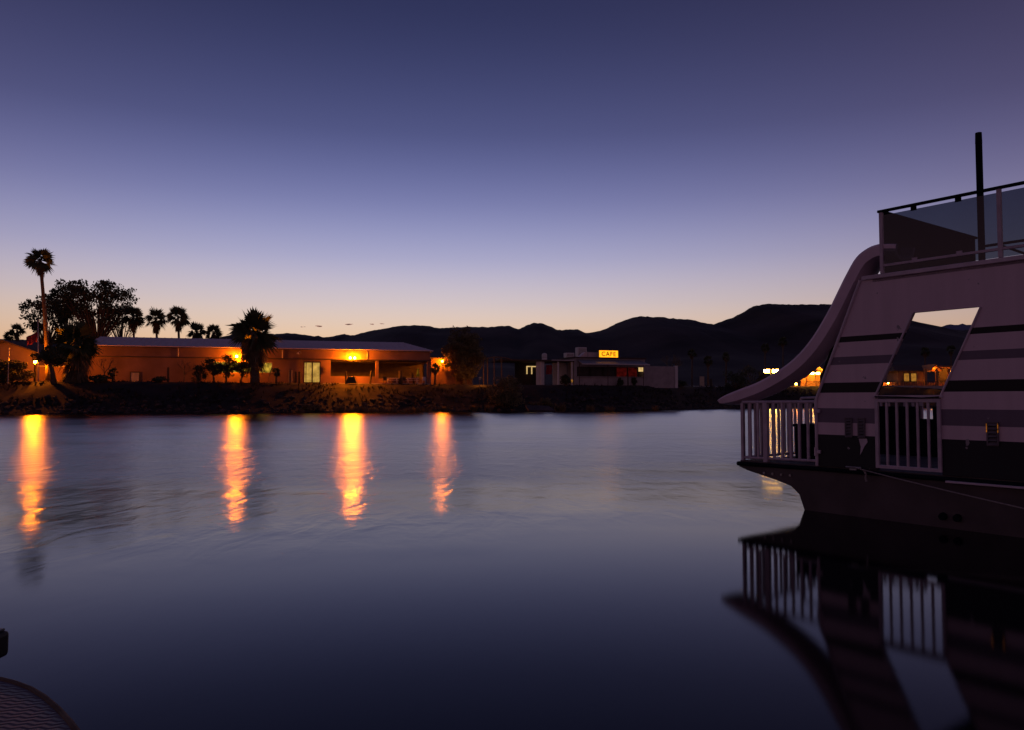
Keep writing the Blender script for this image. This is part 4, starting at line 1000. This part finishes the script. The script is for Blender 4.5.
# louvred vents
def vent(u, z0, z1, wd, lit=False):
    f = B(); f.box(u - wd, u + wd, -.022, -.003, z1 - .015, z1, .003); f.box(u - wd, u + wd, -.022, -.003, z0, z0 + .015, .003)
    f.box(u - wd, u - wd + .018, -.024, -.003, z0 + .015, z1 - .015); f.box(u + wd - .018, u + wd, -.024, -.003, z0 + .015, z1 - .015)
    vo = f.build('louvre_vent', M['vent'], boat)
    B().box(u - wd + .018, u + wd - .018, -.006, -.003, z0 + .015, z1 - .015).build('vent_back', M['boat_dark'], vo)
    s_ = B(); n = 6
    for i in range(n):
        z = z0 + .03 + (z1 - z0 - .06) * i / (n - 1)
        s_.add([(u - wd + .02, -.008, z + .018), (u + wd - .02, -.008, z + .018), (u + wd - .02, -.03, z - .012), (u - wd + .02, -.03, z - .012), (u - wd + .02, -.008, z + .012), (u + wd - .02, -.008, z + .012), (u + wd - .02, -.03, z - .018), (u - wd + .02, -.03, z - .018)],
               [(0, 1, 2, 3), (7, 6, 5, 4), (3, 2, 6, 7), (0, 4, 5, 1)])
    s_.build('louvres', M['vent'], vo)
    if lit:
        g = B()
        for q in (-1, 1): g.box(u + q * (wd - .004) - .004, u + q * (wd - .004) + .004, -.029, -.0245, z1 - .13, z1 - .02)
        g.build('edge_glow', emit('amber edge glow', (1, .30, .03), .22, .95, 45), vo)  # orange glint on the frame edges, put in as glowing strips
vent(-.48, 1.08, 1.355, .052); vent(-.665, 1.08, 1.355, .052); vent(-2.30, 1.05, 1.34, .066, True)
# gate in the opening
gf = B(); gz0, gz1 = .69, 1.615; ga, gb = -.885, -1.69
for u in (ga, gb): gf.box(u - .022, u + .022, -.03, .014, gz0, gz1, .004)
gf.box(gb + .022, ga - .022, -.028, .012, gz1 - .045, gz1, .004); gf.box(gb + .022, ga - .022, -.028, .012, gz0, gz0 + .045, .004)
gate = gf.build('gate', M['boat_rail'], boat)
for i in range(1, 6):
    u = ga + (gb - ga) * i / 6
    B().box(u - .014, u + .014, -.02, .006, gz0 + .045, gz1 - .045).build('gate_bar', M['boat_rail'], gate)
B().box(-1.74, -.835, -.02, .06, 1.632, 1.662, .004).build('window_sill', M['boat_trim'], boat)
strip([(-.87, -.03, 1.645), (-1.2, -.04, 1.64), (-1.5, -.045, 1.625), (-1.70, -.03, 1.64)], .008, 'strap', 'boat_dark')
# bow railing: side run, bow run, far run
def railing(p0, p1, n, zb0, zb1, zt0, zt1, thick=(), name='bow_railing', r=.016):
    p0, p1 = Vector(p0), Vector(p1)
    tr = B().tube([(p0.x, p0.y, zt0), (p1.x, p1.y, zt1)], .024, 8).build(name, M['boat_rail'], boat)
    B().tube([(p0.x, p0.y, zb0), (p1.x, p1.y, zb1)], .02, 8).build('bottom_rail', M['boat_rail'], tr)
    for i in range(n + 1):
        t = i / n; q = p0.lerp(p1, t); rr = .034 if i in thick else (.022 if i in (0, n) else r)
        zb_ = .655 if i in (0, n) or i in thick else zb0 + (zb1 - zb0) * t
        B().box(q.x - rr, q.x + rr, q.y - rr, q.y + rr, zb_, zt0 + (zt1 - zt0) * t - .01).build('baluster', M['boat_rail'], tr)
railing((1.30, .02, 0), (.02, .02, 0), 9, .70, .725, 1.565, 1.575, thick=(3,))
railing((1.30, .03, 0), (1.30, WD - .05, 0), 20, .70, .72, 1.565, 1.575, thick=(8,))
railing((1.30, WD - .02, 0), (.05, WD - .02, 0), 9, .70, .72, 1.575, 1.58)
B().tube([(1.0, 1.15, 1.63), (.0, 1.05, 1.665)], .02, 6).build('grab_rail', M['boat_rail'], boat)
B().tube([(1.0, 1.15, .655), (1.0, 1.15, 1.63)], .018, 6).build('grab_rail_post', M['boat_rail'], boat)
B().tube([(.0, 1.05, .655), (.0, 1.05, 1.665)], .018, 6).build('grab_rail_post', M['boat_rail'], boat)
# far side bulwark with a small window hole, bulkhead, cabin far wall
def onb(px, py, v):
    x, y, z = ray(px, py); t = (BO.dot(BV) + v) / (x * BV.x + y * BV.y)
    q = Vector((x * t, y * t, EYE + z * t)); return (q - BO).dot(BU), q.z
h1 = onb(921.2, 406.2, WD); h2 = onb(935, 419, WD)
fb = B(); hu0, hu1, hz0, hz1 = h2[0], h1[0], h2[1], h1[1]
for a, b_, c, d in ((-2.6, hu0, .655, 1.49), (hu1, 1.0, .655, 1.49), (hu0, hu1, .655, hz0), (hu0, hu1, hz1, 1.49)): fb.box(a, b_, WD - .075, WD - .045, c, d)
fb.build('far_bulwark', M['boat_dark'], boat)
B().box(AFT, -2.62, WD - .07, WD, .655, 3.25).build('far_wall', M['boat_trim'], boat)
bk = B(); bk.box(-2.66, -2.6, .075, WD - .08, .655, 3.2); bk.build('bulkhead', M['boat_dark'], boat)
B().box(AFT, AFT + .06, .075, WD - .08, .655, 3.2).build('stern_wall', M['boat_trim'], boat)
for u in (-4.0, -6.2, -8.4):
    f = B().prism([(u, 1.75), (u - .45, 2.72), (u - 1.5, 2.72), (u - 1.05, 1.75)], 'y', -.012, -.003).build('cabin_window', M['boat_dark'], boat)
    B().prism([(u - .08, 1.79), (u - .48, 2.68), (u - 1.43, 2.68), (u - 1.03, 1.79)], 'y', -.016, -.0125).build('pane', M['black_metal'], f)
# upper deck with railing, screens and mast
B().box(AFT, -.86, .0, WD + .02, 3.20, 3.257).build('upper_deck', M['deck'], boat)
B().box(AFT, -.72, -.03, -.001, 3.24, 3.295, .006).build('deck_edge', M['boat_trim'], boat)
B().box(AFT, -.88, -.0005, .03, 3.262, 3.30).build('deck_kerb', M['boat_trim'], boat)
posts_u = [-1.00, -2.44, -3.9, -5.4, -6.9, -8.4, -9.9, -11.4]
tr = B().box(AFT, -.955, -.03, .02, 4.125, 4.16, .006).build('upper_railing', M['boat_dark'], boat)
B().box(AFT, -1.0, -.022, .012, 3.385, 3.42, .005).build('bottom_rail', M['boat_rail'], tr)
for u in posts_u:
    B().box(u - .022, u + .022, -.026, .018, 3.30, 4.124).build('railing_post', M['boat_rail'], tr)
for a, b_ in zip(posts_u, posts_u[1:]):
    gp = B().box(b_ + .03, a - .03, -.008, -.002, 3.302, 4.085).build('glass_panel', M['tint'], tr)
    for t in (.3, .68):
        u = a + (b_ - a) * t
        B().box(u - .035, u + .035, -.014, .004, 4.07, 4.124).build('glass_clip', M['boat_dark'], gp)
        B().box(u - .035, u + .035, -.014, .004, 3.42, 3.45).build('glass_clip', M['boat_rail'], gp)
B().box(-1.02, -.985, .03, 2.79, 3.30, 4.12).build('end_panel', M['boat_dark'], tr)
B().box(-1.03, -.975, .03, 2.86, 4.122, 4.155, .004).build('end_rail', M['boat_dark'], tr)
for z in (4.03, 3.62):
    B().tube([(-1.05, 3.06, z), (AFT, 3.06, z)], .022, 8).build('inner_rail', M['boat_dark'], tr)
B().tube([(-1.25, 3.0, 4.02), (-1.9, 2.4, 3.68), (-1.9, 2.4, 3.26)], .02, 6).build('brace', M['boat_dark'], tr)
B().tube([(-1.9, 3.06, 4.03), (-1.9, 3.06, 3.26)], .02, 6).build('railing_post', M['boat_dark'], tr)
mst = B().box(-1.13, -1.05, 2.80, 2.88, 3.258, 5.70, .01).build('mast', M['boat_dark'], boat)
B().tube([(-1.09, 2.84, 5.62), (-1.09, 2.84, 5.79)], [.05, .046], 10).build('mast_cap', M['boat_dark'], mst)
# water slide: trough swept along a curve over the bow
top_px = [(889, 243.2), (880.5, 244), (869, 248), (857, 257.5), (847, 274.5), (838.5, 291.5), (826.5, 315.5), (809, 343), (789, 363.5), (761.5, 380.7), (741, 389), (726, 395.2), (718.5, 400)]
path = [onb(px, py, .02) for px, py in top_px]
path = [(-1.2, path[0][1] - .02)] + path
def catmull(pts, k):
    o = []
    for i in range(len(pts) - 1):
        p0 = pts[max(i - 1, 0)]; p1 = pts[i]; p2 = pts[i + 1]; p3 = pts[min(i + 2, len(pts) - 1)]
        for j in range(k):
            t = j / k
            o.append(tuple(.5 * ((2 * p1[m]) + (-p0[m] + p2[m]) * t + (2 * p0[m] - 5 * p1[m] + 4 * p2[m] - p3[m]) * t * t + (-p0[m] + 3 * p1[m] - 3 * p2[m] + p3[m]) * t ** 3) for m in (0, 1)))
    o.append(pts[-1]); return o
cp = catmull(path, 4)
SW = .45
sec = [(-.02, .0), (-.035, -.03), (-.014, -.155), (.03, -.165), (.12, -.195), (SW / 2, -.205), (SW - .12, -.195), (SW - .03, -.165), (SW + .014, -.155), (SW + .035, -.03), (SW + .02, 0),
       (SW - .01, -.005), (SW - .03, -.11), (SW - .075, -.145), (SW / 2, -.175), (.075, -.145), (.03, -.11), (.01, -.005)]
sb = B(); ns = len(sec); vs = []
for i, (u, z) in enumerate(cp):
    a = cp[max(i - 1, 0)]; c = cp[min(i + 1, len(cp) - 1)]; tx_, tz_ = c[0] - a[0], c[1] - a[1]; ln = math.hypot(tx_, tz_); nx, nz = -tz_ / ln, tx_ / ln
    t = i / (len(cp) - 1); k = 1.0 if t < .86 else 1 - .62 * ((t - .86) / .14) ** 1.5
    for v, n in sec: vs.append((u + nx * n * k, .02 + v, z + nz * n * k))
fs = [(i * ns + j, i * ns + (j + 1) % ns, (i + 1) * ns + (j + 1) % ns, (i + 1) * ns + j) for i in range(len(cp) - 1) for j in range(ns)]
fs += [tuple(range(ns - 1, -1, -1)), tuple((len(cp) - 1) * ns + j for j in range(ns))]
sl = sb.add(vs, fs).build('slide', M['slide'], boat, True); sl.data.set_sharp_from_angle(angle=R(24))
B().tube([(-.45, .3, 3.2), (.1, .3, 1.95), (.12, .3, 1.6)], .02, 6).build('slide_brace', M['boat_dark'], sl)
# cleat for the mooring line
cl = B(); cl.box(-.60, -.50, -.05, -.012, .634, .66, .006); cl.tube([(-.66, -.03, .675), (-.44, -.03, .675)], .014, 8); cl.build('cleat', M['steel'], boat)
# things on the deck and mooring line
root = thing('deck_locker', bt(Vector((.5, 1.4, .655))), 'dark storage locker standing on the bow deck behind the railing', 'locker')
B().box(.0, 1.0, .95, 1.65, .657, 1.17, .015).build('body', M['boat_dark'], root)
B().box(-.02, 1.02, .93, 1.67, 1.172, 1.215, .01).build('lid', M['boat_dark'], root)
rp_ = [];
for i in range(25):
    t = i / 24; rp_.append(bt(Vector((-.54 - t * 6.2, -.045 - .9 * t, .68 - .62 * t + -.9 * t * (1 - t) * .35))))
ro = MB().tube(rp_, .008, 6).build('mooring_line', M['rope'])
tag(ro, 'thin pale mooring line sagging along the houseboat hull', 'rope')
tl = B().tube([(-.70, -.05, .66), (-.74, -.055, .60), (-.73, -.05, .55), (-.745, -.052, .50)], .013, 6).build('rope_tail', M['rope'], boat)

# ------------------------------------------------------------------ near dock corner, bottom left
outl = [(-60, 676), (0, 679), (14, 682.5), (30, 688.5), (44, 697), (58, 709), (70, 722), (82, 738), (98, 765), (100, 800), (-60, 800)]
zt = .34
poly = [on_level(px, py, zt) for px, py in outl]
root = thing('floating_dock', Vector((poly[3].x, poly[3].y, 0)), 'rounded corner of a ribbed floating dock at the bottom left', 'dock')
ctr = sum(poly, Vector()) / len(poly)
MB().prism([(p.x, p.y) for p in poly], 'z', -.05, zt - .012).build('float_body', M['black_rubber'], root)
inn = [p.lerp(ctr, .035) for p in poly]
mtr = bpy.data.materials.new('ribbed dock mat'); mtr.use_nodes = True; nt = mtr.node_tree; b = nt.nodes['Principled BSDF']; L = nt.links.new
b.inputs['Base Color'].default_value = (.11, .085, .105, 1); b.inputs['Roughness'].default_value = .6
tc = nt.nodes.new('ShaderNodeTexCoord'); sep = nt.nodes.new('ShaderNodeSeparateXYZ'); L(tc.outputs['Object'], sep.inputs[0])
xx = math_('PINGPONG', math_('MULTIPLY', math_('ADD', sep.outputs['X'], math_('MULTIPLY', sep.outputs['Y'], .2)), 1.0, nt), .055, nt) if False else None
zz_ = math_('PINGPONG', sep.outputs['X'], .036, nt); yy = math_('ADD', sep.outputs['Y'], math_('MULTIPLY', zz_, .45, nt), nt)
si = math_('SINE', math_('MULTIPLY', yy, 190, nt), 0, nt)
nz_ = nt.nodes.new('ShaderNodeTexNoise'); nz_.inputs['Scale'].default_value = 9; L(tc.outputs['Object'], nz_.inputs['Vector'])
hh = math_('MULTIPLY', si, nz_.outputs['Fac'], nt)
bu = nt.nodes.new('ShaderNodeBump'); bu.inputs['Strength'].default_value = 1; bu.inputs['Distance'].default_value = .006; L(hh, bu.inputs['Height']); L(bu.outputs['Normal'], b.inputs['Normal'])
MB().prism([(p.x, p.y) for p in inn], 'z', zt - .011, zt).build('tread_mat', mtr, root)
MB().tube([p + Vector((0, 0, -.004)) for p in poly[:9]], .014, 8).build('edge_rope', M['bark'], root)
q = on_level(-6, 659, .13); root = thing('mooring_block', Vector((q.x, q.y, 0)), 'black rubber bumper block at the left edge above the ribbed dock', 'bumper')
MB().tube([(q.x - .12, q.y + .07, -.3), (q.x - .12, q.y + .07, .12)], .05, 10).build('pile', M['black_metal'], root)
MB().box(q.x - .22, q.x - .012, q.y - .02, q.y + .16, .10, .25, .025).build('block', M['black_rubber'], root)
MB().box(q.x - .2, q.x - .03, q.y + .01, q.y + .14, .251, .263, .006).build('cap', M['black_metal'], root)

# ------------------------------------------------------------------ render settings
sc.view_settings.view_transform = 'Standard'; sc.view_settings.look = 'None'; sc.view_settings.exposure = 0; sc.view_settings.gamma = 1
sc.view_settings.use_curve_mapping = False
sc.cycles.use_denoising = True
sc.cycles.max_bounces = 8; sc.cycles.transparent_max_bounces = 12
sc.cycles.sample_clamp_indirect = 6
sc.cycles.caustics_reflective = True
